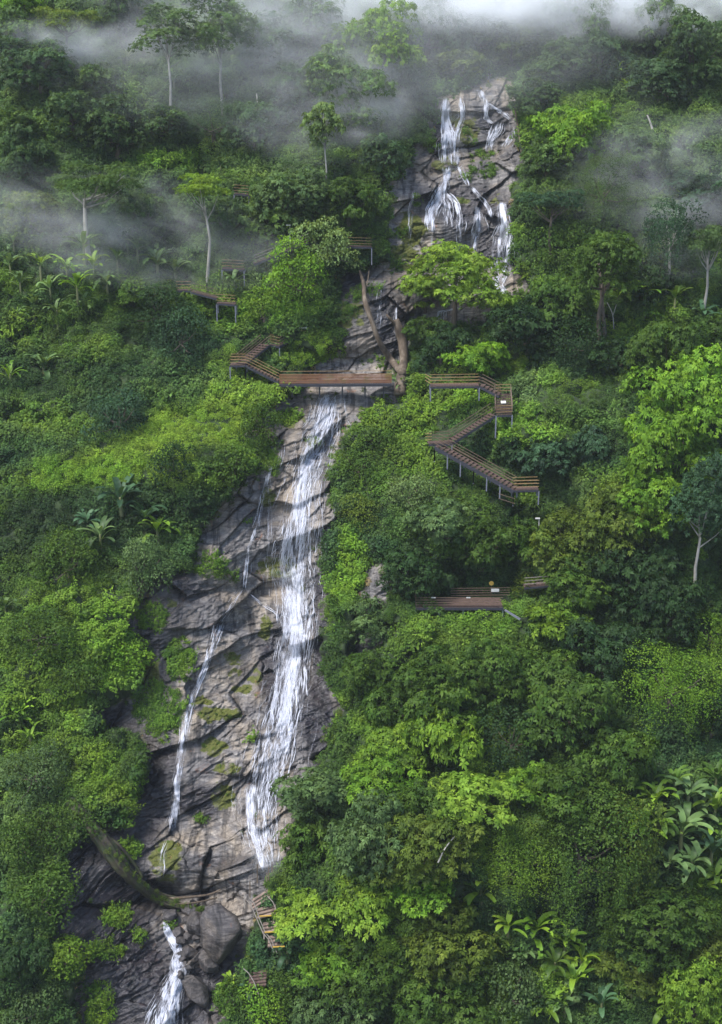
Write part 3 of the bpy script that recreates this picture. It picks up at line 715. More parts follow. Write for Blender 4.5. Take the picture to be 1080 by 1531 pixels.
# ------------------------------------------------------------------ trees
def fit_base(cx, cy, h):
    """ground point whose vertical offset h puts a point at pixel (cx, cy)"""
    bx, by = cx, cy
    for _ in range(10):
        G = surf(bx, by); qx, qy, _d = proj(G + np.array([0, 0, h])); bx += (cx - qx); by += (cy - qy)
    return Vector(surf(bx, by)), bx, by

def crown_mesh(kind, R, seed):
    """leaf mass about the crown centre. returns verts, faces, lr and the puff centres"""
    rs = np.random.default_rng(seed)
    if kind == 'layered': npf, fz, prr, zz = 26, 0.60, (0.22, 0.42), 0.34
    elif kind == 'flat': npf, fz, prr, zz = 24, 0.30, (0.20, 0.34), 0.30
    elif kind == 'tall': npf, fz, prr, zz = 22, 1.25, (0.28, 0.46), 0.7
    elif kind == 'vine': npf, fz, prr, zz = 16, 0.95, (0.34, 0.55), 0.9
    else: npf, fz, prr, zz = 32, 0.85, (0.20, 0.44), 0.62
    d = norm(rs.normal(size=(npf, 3))); d[:, 2] = np.where(d[:, 2] < -0.6, -d[:, 2], d[:, 2])
    pc = d * rs.uniform(.35, .85, npf)[:, None] * R * np.array([1, 1, fz]); pc[0] = 0
    pc += rs.normal(size=pc.shape) * R * 0.08
    pr = rs.uniform(*prr, npf) * R
    Cs = []; Ns = []; Ls = []; Sz = []
    lv = (0.84, 0.62, 1.0)[seed % 3]
    ls = {'layered': 0.33, 'flat': 0.26, 'tall': 0.36, 'vine': 0.26, 'broad': 0.30, 'shrub': 0.26}[kind] * (lv if kind != 'shrub' else 1)
    for i in range(npf):
        n = int(2 * math.pi * pr[i] ** 2 * (17 if R < 3.2 else 13) * (0.3 / ls) ** 1.6)
        q = norm(rs.normal(size=(n, 3))); up = q[:, 2] < -0.35; q[up, 2] *= -1
        rough = 1 + 0.28 * (np.sin(q[:, 0] * 7 + i) * np.sin(q[:, 1] * 6 + 2 * i)) + rs.normal(size=n) * 0.09
        c = pc[i] + q * pr[i] * rough[:, None] * np.array([1, 1, zz])
        inside = np.zeros(n, bool)
        for j in range(npf):
            if j != i: inside |= np.linalg.norm((c - pc[j]) / np.array([1, 1, zz]), axis=1) < pr[j] * 0.72
        c = c[~inside]; q = q[~inside]; m = len(c)
        Cs.append(c); Ns.append(q * 0.55 + np.array([0, -0.1, 0.6]) + rs.normal(size=(m, 3)) * 0.42)
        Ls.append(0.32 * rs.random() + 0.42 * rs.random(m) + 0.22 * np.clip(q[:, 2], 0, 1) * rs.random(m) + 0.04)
        Sz.append(ls * rs.uniform(.7, 1.35, m))
    if kind in ('vine',):        # hanging curtains of creeper
        for k in range(46):
            a = rs.uniform(0, 2 * math.pi); r = R * rs.uniform(.6, 1.0); ln = R * rs.uniform(.5, 1.6); m = int(ln * 22)
            u = rs.random(m)
            c = np.stack([r * math.cos(a) + rs.normal(size=m) * .22, r * math.sin(a) + rs.normal(size=m) * .22, 0.35 * R - u * ln], 1)
            Cs.append(c); Ns.append(np.array([math.cos(a), math.sin(a), .5]) + rs.normal(size=(m, 3)) * .4); Ls.append(.2 * rs.random() + .5 * rs.random(m) + .1); Sz.append(ls * rs.uniform(.6, 1.1, m))
    C = np.concatenate(Cs); Nn = np.concatenate(Ns)
    if kind in ('broad', 'layered', 'tall', 'flat'):
        k = 6; sel = rs.random(len(C)) < (0.36 if kind != 'flat' else .4); Sz = np.concatenate(Sz)[sel] * (1.25 if kind != 'flat' else 1.05); l = np.concatenate(Ls)[sel]
        V, Fs, l = spray_mesh(C[sel], Nn[sel], Sz, 0.46, l, k, .5 if kind == 'tall' else .35)
        return V, Fs, l, pc, pr
    V, Fs, l = leaves_mesh(C, Nn, np.concatenate(Sz), 0.6 if kind != 'tall' else 0.45, np.concatenate(Ls), droop=0.8)
    return V, Fs, l, pc, pr

def spray_mesh(C, Nn, size, aspect, lr, k=6, droop=.35):
    n = len(C); Nn = norm(Nn)
    r = norm(rng.normal(size=(n, 3))); a0 = norm(r - (r * Nn).sum(-1, keepdims=True) * Nn); b0 = np.cross(Nn, a0)
    Vs = []; ls = []
    for i in range(k):
        t = 2 * math.pi * i / k + rng.uniform(-.25, .25, n); a = a0 * np.cos(t)[:, None] + b0 * np.sin(t)[:, None]
        s = (size * rng.uniform(.75, 1.2, n))[:, None]
        a = norm(a - np.array([0, 0, 1.0]) * droop * rng.uniform(.3, 1.2, n)[:, None]); b = norm(np.cross(Nn, a)); N2 = np.cross(a, b)
        w = s * aspect * .5; c = C + rng.normal(size=(n, 3)) * .02
        Vs.append(np.stack([c, c + a * s * .55 + b * w + N2 * s * .08, c + a * s - np.array([0, 0, 1.0]) * s * .15, c + a * s * .55 - b * w + N2 * s * .08], 1))
        ls.append(np.clip(lr + rng.uniform(-.1, .1, n), 0, 1))
    V = np.stack(Vs, 1).reshape(-1, 3)
    return V, np.arange(n * k * 4).reshape(-1, 4), np.stack(ls, 1).reshape(-1)

_crowns = {}
def get_crown(kind, R, rank):
    cls = min((1.6, 2.3, 3.2, 4.4, 6.0), key=lambda c: abs(math.log(c / R)))
    var = rank % 3
    key = (kind, cls, var)
    if key not in _crowns:
        V, Fs, l, pc, pr = crown_mesh(kind, cls, hash((kind == 'vine', len(kind), int(cls * 10), var)) % 99991)
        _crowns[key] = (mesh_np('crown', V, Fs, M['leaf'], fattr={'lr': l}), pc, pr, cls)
    return _crowns[key]

TREE_N = [0]
GROUPS = {'tree': 'trees growing on the jungle slope', 'shrub': 'shrubs growing on the jungle slope'}
def tree(cx, cy, rpx, kind, colr, label, hm=None, trunk=None, name=None, lean=(0, 0)):
    """cx,cy: crown centre, rpx crown radius, hm: height of crown centre over ground in crown radii"""
    TREE_N[0] += 1
    d = float(depth(cx, cy)); R = rpx * d / F * 1.22
    h = R * (hm if hm is not None else {'shrub': .3, 'vine': .5, 'layered': .6, 'flat': 1.0, 'tall': 1.6, 'broad': .5}[kind])
    G, bx, by = fit_base(cx, cy, h)
    me, pc, pr, cls = get_crown(kind, R, TREE_N[0])
    sc = R / cls * 1.0
    isshrub = kind == 'shrub'
    root = empty(name or ('shrub' if isshrub else 'tree'), G)
    tag(root, label, 'shrub' if isshrub else 'tree', GROUPS['shrub' if isshrub else 'tree'])
    cr = bpy.data.objects.new('crown', me); COL.objects.link(cr); cr.parent = root
    cr.location = (lean[0], lean[1], h); rz = random.uniform(0, 6.28)
    cr.rotation_euler = (0, 0, rz); cr.scale = (sc * random.uniform(.85, 1.15), sc * random.uniform(.85, 1.15), sc * random.uniform(.85, 1.3))
    c = np.array(GR[colr]); c = (c + (np.array(GR['G']) - c) * (.4 if cy < 300 and colr in 'DTMK' else 0)) * random.uniform(.88, 1.15); cr.color = (c[0], c[1], c[2], 1)  # dark crowns upslope coloured paler to make up for shade under the mist
    # trunk and limbs
    mb = MB(); tr = max(0.08, R * (0.045 if kind in ('flat', 'tall') else 0.065)); mt = M[trunk or 'bark']
    top = Vector((lean[0], lean[1], h))
    k1 = Vector((random.uniform(-.05, .05) * h, random.uniform(-.04, .04) * h, h * .45))
    fork = top * 0.82 + Vector((0, 0, 0))
    mb.tube([(0, 0.15, -0.6), Vector((0, 0, 0)), k1, fork], [tr * 1.5, tr * 1.15, tr * .85, tr * .6], 8, 0.06)
    rot = Matrix.Rotation(rz, 3, 'Z')
    order = np.argsort(-np.linalg.norm(pc, axis=1))[:9]
    for i in order:
        tip = top + rot @ Vector(pc[i] * sc * 0.92); st = k1.lerp(fork, random.uniform(.5, 1))
        mid = st.lerp(tip, .5) + Vector((0, 0, -0.08 * R))
        mb.tube([st, mid, tip], [tr * .45, tr * .28, tr * .1], 5, 0.05, cap=False)
    me2 = mb.mesh('trunk', mt, True)
    o = bpy.data.objects.new('stems' if isshrub else 'trunk', me2); COL.objects.link(o); o.parent = root
    return root

TREES = [
 # lower right slope
 (475,1190,54,'layered','G','grey green tree leaning over the foot of the main waterfall'),
 (462,1262,28,'broad','M','small dark green tree right of the white foot of the waterfall'),
 (590,1118,52,'layered','B','bright layered tree just right of the dark rock edge, above the grey green one'),
 (665,1100,58,'layered','B','bright tree with flat tiers right of the rock, upper of the bright row'),
 (560,1180,44,'broad','N','vivid green tree between the grey green tree and the tiered ones'),
 (700,1195,66,'layered','Y','widest yellow green tiered tree in the middle of the lower right slope'),
 (625,1215,42,'broad','M','mid green tree tucked left under the yellow green tiered tree'),
 (765,1110,42,'vine','D','dark vine-draped tree above the yellow green tiered tree'),
 (845,1075,62,'broad','M','broad mid green tree right of the dark vine-draped one'),
 (930,1140,52,'layered','M','layered green tree left of the hanging creeper curtain'),
 (1000,1030,56,'vine','N','tree smothered by a bright hanging curtain of creepers near the right edge'),
 (1065,1075,36,'broad','D','dark tree on the right edge beside the creeper curtain'),
 (800,1180,42,'broad','N','bright small tree right of the widest tiered tree'),
 (862,1200,46,'broad','M','green tree above the big creeper mound'),
 (870,1275,76,'vine','M','big mound-shaped tree wrapped in creepers, centre of the lower right slope'),
 (940,1250,44,'vine','O','olive tree wrapped in creepers left of the banana thicket'),
 (775,1290,52,'vine','B','light green creeper-covered tree left of the big mound'),
 (640,1280,54,'broad','O','olive tree with speckled leaves below the yellow green tiered tree'),
 (560,1265,52,'broad','G','grey leaved tree low beside the waterfall foot'),
 (460,1365,50,'layered','Y','brightest yellow green tree, right of the lower stairs'),
 (545,1350,46,'layered','Y','yellow green tree second to the right from the lower stairs'),
 (625,1325,44,'layered','N','fluorescent green tree right of the two yellow green ones'),
 (500,1440,52,'layered','N','bright green tree below the brightest yellow green one'),
 (580,1450,66,'broad','M','large mid green tree at the bottom, left of centre'),
 (670,1420,62,'broad','O','large olive tree at the bottom centre'),
 (660,1510,60,'broad','M','mid green tree cut by the bottom edge at the centre'),
 (500,1520,56,'broad','G','grey green tree cut by the bottom edge below the bright ones'),
 (760,1490,48,'shrub','G','grey green shrub with rounded leaves left of the bottom bananas'),
 (975,1385,62,'broad','M','dense round tree below the banana thicket'),
 (1050,1420,40,'layered','O','olive tree at the right edge below the banana thicket'),
 (930,1455,46,'layered','O','feathery olive tree under the dense round one'),
 (1040,1500,52,'broad','B','light green tree in the bottom right corner'),
 (400,1500,40,'shrub','N','bright shrub at the bottom just right of the cascade'),
 (350,1500,26,'shrub','M','small shrub at the bottom edge beside the cascade'),
 (440,1480,34,'shrub','M','dark leafy shrub below the lower stairs'),
 # right slope, middle
 (1000,545,58,'broad','M','dark green tree behind the tall bright one at the right edge'),
 (1065,520,40,'broad','M','tree on the right edge above the tall bright one'),
 (1030,610,62,'broad','N','top dome of bright foliage at the right edge'),
 (985,680,54,'broad','N','bright tree left in the tall stand on the right edge'),
 (1060,690,44,'layered','N','bright tree on the right edge below the top dome'),
 (985,765,48,'broad','N','lowest bright tree in the tall stand, left of the blue green tree'),
 (1052,765,48,'tall','T','blue green tree with a tall pale trunk at the right edge',2.6,'pale_bark'),
 (920,800,56,'broad','O','olive tree left of the blue green tree'),
 (848,822,40,'broad','O','yellowish brown tinted tree right of the white lamp post'),
 (950,870,52,'broad','D','dark tree below the olive one'),
 (870,880,48,'broad','M','dark green tree right of the lower platform'),
 (1000,920,46,'broad','D','shadowy tree under the pale trunk'),
 (1062,950,34,'vine','B','creeper covered stump below the pale trunk'),
 (835,930,46,'layered','B','light green tiered tree just below and right of the lower platform'),
 (790,885,26,'shrub','O','olive shrub at the right end of the lower platform'),
 (900,990,56,'broad','D','dark green tree between the tiered tree and the creeper curtain'),
 (820,1005,50,'layered','M','mid green tiered tree below the light green one'),
 (740,1020,50,'broad','M','round green tree in the middle of the right slope'),
 (660,1040,52,'broad','M','green tree below the lower platform, right of centre'),
 (590,1060,38,'broad','M','green tree growing at the edge of the rock'),
 (560,930,36,'broad','G','misty grey green tree overhanging the rock right of the main fall'),
 (610,860,40,'broad','D','dark feathery tree left of the lower platform'),
 (655,860,38,'broad','D','dark tree hanging over the left end of the lower platform'),
 (545,1010,36,'broad','M','small tree on the rock edge above the dark cleft'),
 (720,820,44,'broad','M','green tree above the lower platform'),
 (780,820,38,'broad','M','green tree just left of the white lamp post'),
 (650,790,40,'broad','G','grey green tree in the middle between stairs and lower platform'),
 (610,745,34,'shrub','P','pale flowering shrub left below the zigzag stairs'),
 (560,660,26,'shrub','M','rounded shrub right beside the main fall head'),
 (535,700,28,'shrub','M','dark rounded shrub right of the chute'),
 (545,765,30,'shrub','O','olive shrub at the rock edge right of the main fall'),
 (820,685,40,'broad','T','blue green tree right above the end of the zigzag stairs'),
 (870,680,36,'broad','T','second blue green tree right of the zigzag stairs'),
 (775,675,26,'broad','D','small dark tree behind the lower flight of the zigzag stairs'),
 (720,540,42,'layered','N','bright tree directly above the right boardwalk'),
 (660,530,32,'broad','D','dense dark tree at the left end of the right boardwalk'),
 (790,505,50,'broad','D','dark tree above the bright one by the right boardwalk'),
 (770,470,34,'layered','B','light green tree at the right foot of the upper falls'),
 (680,428,52,'broad','Y','yellow green tree standing in front of the upper falls',1.0),
 (636,442,30,'layered','Y','small yellow green crown left of the one before the upper falls'),
 (640,500,34,'broad','M','round green tree below the yellow green one'),
 (840,470,42,'broad','M','green tree right of the upper fall foot'),
 (862,520,34,'vine','D','dark creeper-hung tree above the bright mound of vines'),
 (925,540,34,'broad','D','dark tree at the back edge of the bright mound'),
 (905,405,44,'broad','M','green tree on a tall slender brown trunk',2.2),
 (1003,345,30,'vine','T','dark column-shaped tree with a pale trunk at the upper right',2.6,'pale_bark'),
 (1060,365,40,'flat','G','misty flat-topped tree at the right edge with a leaning trunk',2.2,'pale_bark'),
 (826,305,44,'flat','T','wide dark umbrella-shaped tree right of the middle cascade',1.5),
 (855,215,46,'broad','N','bright round tree right of the topmost fall'),
 (818,242,32,'broad','M','dark green tree between the topmost fall and the bright round tree'),
 (840,388,34,'vine','M','creeper draped tree right of the right veil of water'),
 (900,290,46,'vine','M','green creeper-draped tree on the upper right slope'),
 (960,430,36,'broad','D','dark tree behind the banana on the right shelf'),
 (950,240,42,'broad','G','misty tree on the upper right slope'),
 (1045,300,44,'broad','T','misty blue green tree at the right edge'),
 (1040,100,50,'broad','D','dark tree at the top right in thin mist'),
 (985,130,36,'broad','T','small dark tree left of the one at the top right'),
 (900,90,38,'broad','T','tree half lost in mist at the top right'),
 (840,100,36,'broad','G','pale misty tree above the right slope'),
 (808,150,30,'broad','D','dark tree on the right of the topmost fall'),
 (870,40,44,'broad','G','faint tree in the thick mist, right of centre'),
 (980,50,44,'broad','G','faint tree in the thick mist, farther right'),
 # top centre and left
 (570,85,56,'broad','B','largest pale green tree left of the topmost fall'),
 (596,140,34,'broad','T','dark misty tree touching the left of the topmost fall'),
 (540,170,50,'broad','G','blue tinted tree in the middle of the drifting mist'),
 (490,120,34,'tall','G','light green tree left of the largest pale one',1.6),
 (485,200,26,'tall','P','small pale tree with a thin bare trunk above the hillside path',2.8,'pale_bark'),
 (440,150,40,'broad','T','misty tree left of the light green one'),
 (640,60,46,'broad','T','hazy tree above the head of the falls'),
 (720,60,40,'broad','G','hazy tree straight above the small distant fall'),
 (690,100,30,'broad','O','hazy olive tree just left of the small distant fall'),
 (765,75,36,'broad','O','hazy olive tree just right of the small distant fall'),
 (522,310,42,'broad','M','large leaved tree at the left of the middle cascade'),
 (470,300,38,'broad','G','light tree left of the large leaved one'),
 (420,310,40,'broad','G','grey green tree behind the thin white post'),
 (570,235,28,'broad','T','misty dark tree at the left edge of the upper rock'),
 (400,345,36,'broad','M','dark tree above the hillside path railing'),
 (490,375,34,'shrub','P','pale flowering bush before the hillside path railing'),
 (305,283,40,'flat','Y','yellow flat-topped tree on a tall white trunk',2.6,'pale_bark'),
 (345,335,36,'broad','G','misty tree right of the yellow flat-topped one'),
 (215,330,40,'broad','G','light misty tree left of the yellow flat-topped one'),
 (125,275,70,'flat','M','very wide green umbrella tree on the left slope',1.3,'pale_bark'),
 (175,205,44,'broad','D','dark tree on the left slope below the mist'),
 (110,180,40,'broad','D','dark tree left of it on the upper left slope, above the umbrella tree'),
 (250,190,40,'broad','D','dark tree in the middle of the upper left slope'),
 (320,190,42,'vine','T','creeper-hung tree on the upper left slope'),
 (380,200,36,'broad','T','misty tree right of the creeper-hung one'),
 (30,190,36,'broad','M','tree at the left edge of the upper slope'),
 (35,250,38,'broad','D','dark tree at the left edge beside the umbrella tree'),
 (45,330,38,'broad','O','olive yellowish tree at the left edge above the bananas'),
 (60,105,50,'broad','T','dark hollow tree inside the upper left mist'),
 (25,70,34,'broad','G','small tree at the left edge near the top'),
 (100,35,44,'flat','O','olive flat-crowned tree at the top left'),
 (30,20,40,'broad','N','bright tree in the top left corner'),
 (185,30,44,'broad','D','dark tree on the top edge, left'),
 (250,60,36,'tall','G','slim misty tree with a thin bare trunk at the top',2.4,'pale_bark'),
 (330,50,40,'tall','G','second slim misty tree at the top',2.4,'pale_bark'),
 (400,70,42,'broad','T','misty tree at the top, left of centre'),
 (470,40,44,'broad','G','misty tree on the top edge near the centre'),
 (150,130,36,'broad','G','misty tree below the upper left mist bank'),
 # left slope
 (240,470,44,'shrub','D','dark glossy shrub mound on the left slope below the bananas'),
 (270,510,40,'shrub','T','blue green shrub below the dark glossy mound'),
 (180,632,40,'shrub','T','dark blue green bush standing in the bright vine meadow'),
 (260,700,34,'shrub','D','dark bush at the lower edge of the bright vine meadow'),
 (395,640,30,'shrub','M','shrub at the rock edge left of the main fall head'),
 (350,700,28,'shrub','M','shrub above the left rock slab'),
 (215,860,44,'shrub','G','leafy shrub above the dark rock outcrop'),
 (100,850,44,'shrub','M','shrub on the dark left slope below the banana clump'),
 (60,950,50,'shrub','M','low shrub at the left edge above the two bright rosettes'),
 (130,1000,40,'shrub','M','low shrub left of the dark rock outcrop'),
 (190,990,30,'shrub','N','bright creeper mound on the rock edge'),
 (50,1160,50,'shrub','G','grey green shrub on the lower left slope'),
 (90,1240,40,'shrub','M','shrub on the lower left slope beside the fallen log'),
 (30,1270,40,'shrub','M','shrub at the left edge level with the log'),
 (60,1350,44,'shrub','M','shrub on the lower left below the log'),
 (90,1440,34,'shrub','B','light green shrub beside the dark wet slab'),
 (30,1440,40,'broad','D','dark tree near the bottom left corner'),
 (60,1510,44,'shrub','G','shrub in the bottom left corner'),
 (440,425,48,'shrub','N','bright broad leaved shrub thicket left of the dead trunk'),
 (395,470,36,'shrub','B','yellowish green shrub at the foot of the bright thicket'),
]
for t in TREES:
    cx, cy, r, k, c, lab = t[:6]
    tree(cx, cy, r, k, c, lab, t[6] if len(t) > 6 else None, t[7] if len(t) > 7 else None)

# ------------------------------------------------------------------ banana plants
def banana_meshes(seed, narrow=False):
    rs = np.random.default_rng(seed)
    V = []; Fs = []; l = []
    nl = rs.integers(9, 14)
    H = 1.0
    for k in range(nl):
        a = 2.4 * k + rs.uniform(-.3, .3); el = rs.uniform(0.5, 1.35); ln = rs.uniform(.9, 1.25) * (1.0 if k else 0.8); W = (0.065 if narrow else 0.105) * rs.uniform(.8, 1.2)
        if k == 0: el = 1.45
        dh = np.array([math.cos(a), math.sin(a), 0.]); sd = np.array([-math.sin(a), math.cos(a), 0.]); p = np.array([0, 0, -0.03 * k]); ang = el; nseg = 12; b = len(V)
        bend = rs.uniform(.10, .2)
        for j in range(nseg + 1):
            u = j / nseg
            w = W * min(1, max(0.08, (u - 0.12) * 5)) * (1 - max(0, (u - .6) / .42) ** 2) ** .5 if u < 1 else 0.005
            if u < .13: w = 0.012
            up = -math.sin(ang) * dh + math.cos(ang) * np.array([0, 0, 1])
            V += [p - sd * w + up * w * .35, p, p + sd * w + up * w * .35]
            p = p + (dh * math.cos(ang) + np.array([0, 0, 1]) * math.sin(ang)) * ln / nseg; ang -= bend * (0.4 + 1.2 * u)
        r0 = rs.uniform(.3, 1.0)
        for j in range(nseg):
            for q in (0, 1):
                if rs.random() < 0.09 and j > 2: continue
                Fs.append([b + 3 * j + q, b + 3 * j + q + 1, b + 3 * j + q + 4, b + 3 * j + q + 3]); l.append(np.clip(r0 + rs.uniform(-.08, .08), 0, 1))
    return mesh_np('leaves', np.array(V), np.array(Fs), M['banana'], fattr={'lr': np.array(l)}, smooth=False)
BAN = [banana_meshes(500 + i) for i in range(5)] + [banana_meshes(600 + i, True) for i in range(3)]
def stem_mesh():
    mb = MB(); mb.tube([(0, 0, -0.5), (0.02, 0, 0), (0.0, 0.02, .5), (0, 0, 1.0), (0, 0, 1.04)], [.11, .1, .08, .055, .04], 8, .05)
    return mb.mesh('stem', M['stem'], True)
STEMS = [stem_mesh() for _ in range(3)]
def banana(cx, cy, rpx, colr, label, hm=1.1, var=None, group='banana plants on the slope', name='banana_plant', cat='banana plant'):
    d = float(depth(cx, cy)); R = rpx * d / F * 1.3; h = R * hm * .85
    G, bx, by = fit_base(cx, cy, h)
    root = empty(name, G); tag(root, label, cat, group)
    st = bpy.data.objects.new('stem', STEMS[random.randrange(3)]); COL.objects.link(st); st.parent = root; st.scale = (R * .8, R * .8, h)
    cr = bpy.data.objects.new('leaves', BAN[random.randrange(5) if var is None else var]); COL.objects.link(cr); cr.parent = root
    cr.location = (0, 0, h); cr.scale = (R, R, R); cr.rotation_euler = (random.uniform(-.1, .25), random.uniform(-.1, .1), random.uniform(0, 6.28))
    c = np.array(GR[colr]) * random.uniform(.8, 1.15); cr.color = (c[0], c[1], c[2], 1)
GB = 'banana plants of the misty grove on the left'
for i, (x, y, r, c) in enumerate([(60,395,22,'B'),(125,365,24,'G'),(100,400,20,'B'),(30,420,20,'G'),(140,395,22,'B'),(75,430,22,'G'),(115,425,24,'N'),(50,455,20,'G'),(160,420,20,'G'),(15,395,20,'G'),(85,465,20,'G'),(125,455,20,'G'),(175,385,18,'G'),(205,370,20,'G'),(190,345,16,'G'),(20,360,18,'G'),(60,360,18,'G')]):
    banana(x, y, r, c, 'banana plant in the misty grove on the left slope', 1.3, group=GB)
for i, (x, y, r, c) in enumerate([(985,1225,30,'M'),(1045,1215,28,'G'),(1010,1170,26,'M'),(1060,1240,28,'B'),(990,1265,28,'M'),(1035,1290,30,'G'),(1070,1310,28,'M'),(1015,1330,28,'B'),(960,1200,24,'M'),(1072,1160,26,'M')]):
    banana(x, y, r, c, 'banana plant crowded among others in the thicket at the right edge', 1.0, group='banana plants crowded in the right hand thicket')
for i, (x, y, r, c) in enumerate([(740,1410,24,'M'),(780,1430,26,'G'),(830,1440,26,'M'),(870,1435,24,'B'),(770,1360,22,'M'),(845,1500,26,'G')]):
    banana(x, y, r, c, 'banana plant half hidden in the dark hollow at the bottom', 1.0, group='banana plants half hidden in the bottom hollow')
BL = [(30,485,30,'G',6,'narrow leaved plant with long arching leaves below the misty grove'),(15,560,26,'N',5,'bright rosette at the left edge above the vine meadow'),(65,545,26,'G',1,'banana plant on the left slope right of the edge rosette'),
 (235,390,26,'G',0,'banana plant below the yellow flat-topped tree'),(262,405,22,'G',2,'banana plant right of the one under the yellow tree'),(350,420,18,'G',3,'small banana plant beside the hillside path'),
 (330,245,14,'G',1,'small banana plant behind the yellow flat-topped tree'),
 (180,745,34,'T',0,'upper dark banana plant of the clump above the dark left slope'),(215,775,32,'T',2,'right dark banana plant of the clump on the left slope'),(235,790,28,'B',1,'lighter banana plant at the right of the left slope clump'),
 (150,800,26,'G',4,'lowest banana plant of the clump on the left slope'),(130,780,20,'T',3,'small banana plant at the left of the left slope clump'),
 (28,1068,24,'N',0,'bright rosette plant at the left edge, upper of the pair'),(45,1100,22,'B',5,'bright rosette plant at the left edge, lower of the pair'),(8,905,20,'G',1,'banana leaves poking in at the left edge'),(12,1180,20,'T',2,'banana leaves at the left edge of the lower slope'),
 (965,435,26,'N',0,'banana plant with a brown trunk on the right shelf'),(1010,445,22,'M',2,'banana plant right of the brown trunked one'),(1050,470,22,'T',3,'banana plant at the right edge of the shelf'),(925,440,18,'B',4,'small banana plant left of the brown trunked one'),
 (860,435,20,'G',1,'banana leaves right of the right veil of water'),(790,455,18,'G',4,'banana leaves at the foot of the upper falls'),
 (925,108,18,'N',6,'pale rosette plant at the upper right in thin mist'),(938,130,14,'N',7,'small rosette below the pale one at the upper right'),(320,85,20,'P',6,'spiky pale rosette in the top mist bank'),(190,85,14,'P',7,'small spiky rosette in the top left mist'),
 (260,120,16,'G',1,'banana plant in the mist on the upper left slope'),
 (980,1195,34,'B',0,'upper left banana plant of the right hand thicket'),(1030,1185,34,'G',1,'upper middle banana plant of the right hand thicket'),(1070,1210,32,'B',2,'banana plant on the right edge, upper in the thicket'),(965,1235,32,'N',3,'bright banana plant at the left of the thicket'),
 (1020,1240,36,'G',4,'central banana plant of the right hand thicket'),(1065,1270,34,'T',0,'banana plant on the right edge, middle of the thicket'),(1000,1290,34,'G',1,'banana plant low in the right hand thicket'),(1045,1330,36,'B',2,'lowest banana plant of the right hand thicket'),
 (1070,1060,26,'T',3,'banana leaves at the right edge above the thicket'),
 (800,1390,36,'N',0,'brightest banana plant in the dark hollow at the bottom'),(760,1385,28,'B',3,'banana plant left of the brightest in the bottom hollow'),(845,1410,34,'B',1,'banana plant right of the brightest in the bottom hollow'),(720,1330,30,'B',4,'banana plant above the bottom hollow, left'),
 (860,1470,36,'N',2,'banana plant with an upright leaf near the bottom edge'),(815,1500,30,'B',0,'banana plant at the bottom edge left of the upright leaf'),(900,1500,28,'T',3,'banana plant at the bottom edge right of the upright leaf'),(1000,1500,32,'B',1,'banana plant at the bottom right with an upright blade'),
 (700,1355,24,'T',2,'dark banana plant at the left end of the bottom hollow'),(385,1478,20,'T',4,'broad leaved plant below the lower stairs'),(345,1470,16,'B',3,'small rosette left of the lower stairs'),(540,1000,18,'T',0,'broad leaved plant by the rock edge'),
 (600,575,18,'G',6,'feathery palm-like plant at the foot of the dead trunk'),(430,1418,26,'T',1,'dark broad leaved plant beside the lower stairs'),(470,1455,24,'T',2,'second dark broad leaved plant right of the lower stairs')]
for x, y, r, c, v, lab in BL:
    sp_ = 'rosette' in lab or 'narrow' in lab or 'palm' in lab
    banana(x, y, r, c, lab, 0.7 if sp_ else 1.0, v, name='rosette_plant' if sp_ else 'banana_plant', cat='plant' if sp_ else 'banana plant')

# ------------------------------------------------------------------ dead and fallen trunks
TR = {}
def trunk_thing(name, pts, label, cat, matn='dead_wood', branches=(), jit=.12, n=10):
    """pts: (x, y, forward metres, radius)"""
    DD = np.convolve(np.pad([float(depth(a, b)) - c for a, b, c, r in pts], 1, mode='edge'), [.25, .5, .25], 'valid'); P = [at(q[0], q[1], dd) for q, dd in zip(pts, DD)]; root = empty(name, P[0]); tag(root, label, cat)
    def smooth(P, r):
        out = []; rr = []
        for i in range(len(P) - 1):
            for k in range(5):
                u = k / 5; p0 = P[max(i - 1, 0)]; p1 = P[i]; p2 = P[i + 1]; p3 = P[min(i + 2, len(P) - 1)]
                out.append(0.5 * ((2 * p1) + (p2 - p0) * u + (2 * p0 - 5 * p1 + 4 * p2 - p3) * u * u + (3 * p1 - p0 - 3 * p2 + p3) * u ** 3)); rr.append(r[i] * (1 - u) + r[i + 1] * u)
        out.append(P[-1]); rr.append(r[-1]); return out, rr
    mb = MB(); a, b = smooth(P, [q[3] for q in pts]); TR[name] = (a, b); mb.tube(a, b, n, jit); mb.build('trunk', M[matn], root, True)
    for br in branches:
        mb = MB(); dep = [proj(q)[2] for q in P]
        Pb = []
        for (x, y, c, r) in br:
            Pb.append(sp(x, y, c))
        a, b = smooth(Pb, [q[3] for q in br]); mb.tube(a, b, 8, jit); mb.build('branch', M[matn], root, True)
    return root
trunk_thing('dead_tree', [(598,590,1.0,.75),(600,565,1.3,.62),(604,540,1.6,.50),(602,510,2.0,.52),(597,492,2.4,.56),(592,478,2.6,.40)],
   'broken dead tree with two bare trunks standing right behind the footbridge', 'dead tree',
   branches=[[(602,560,1.3,.42),(585,538,1.8,.38),(568,512,2.3,.32),(556,480,2.8,.28),(546,450,3.2,.30),(544,425,3.5,.26),(538,405,3.7,.12)], [(545,440,3.2,.1),(550,420,3.4,.08),(552,405,3.5,.05)], [(594,488,2.5,.22),(583,476,2.7,.18),(578,470,2.8,.1)]])
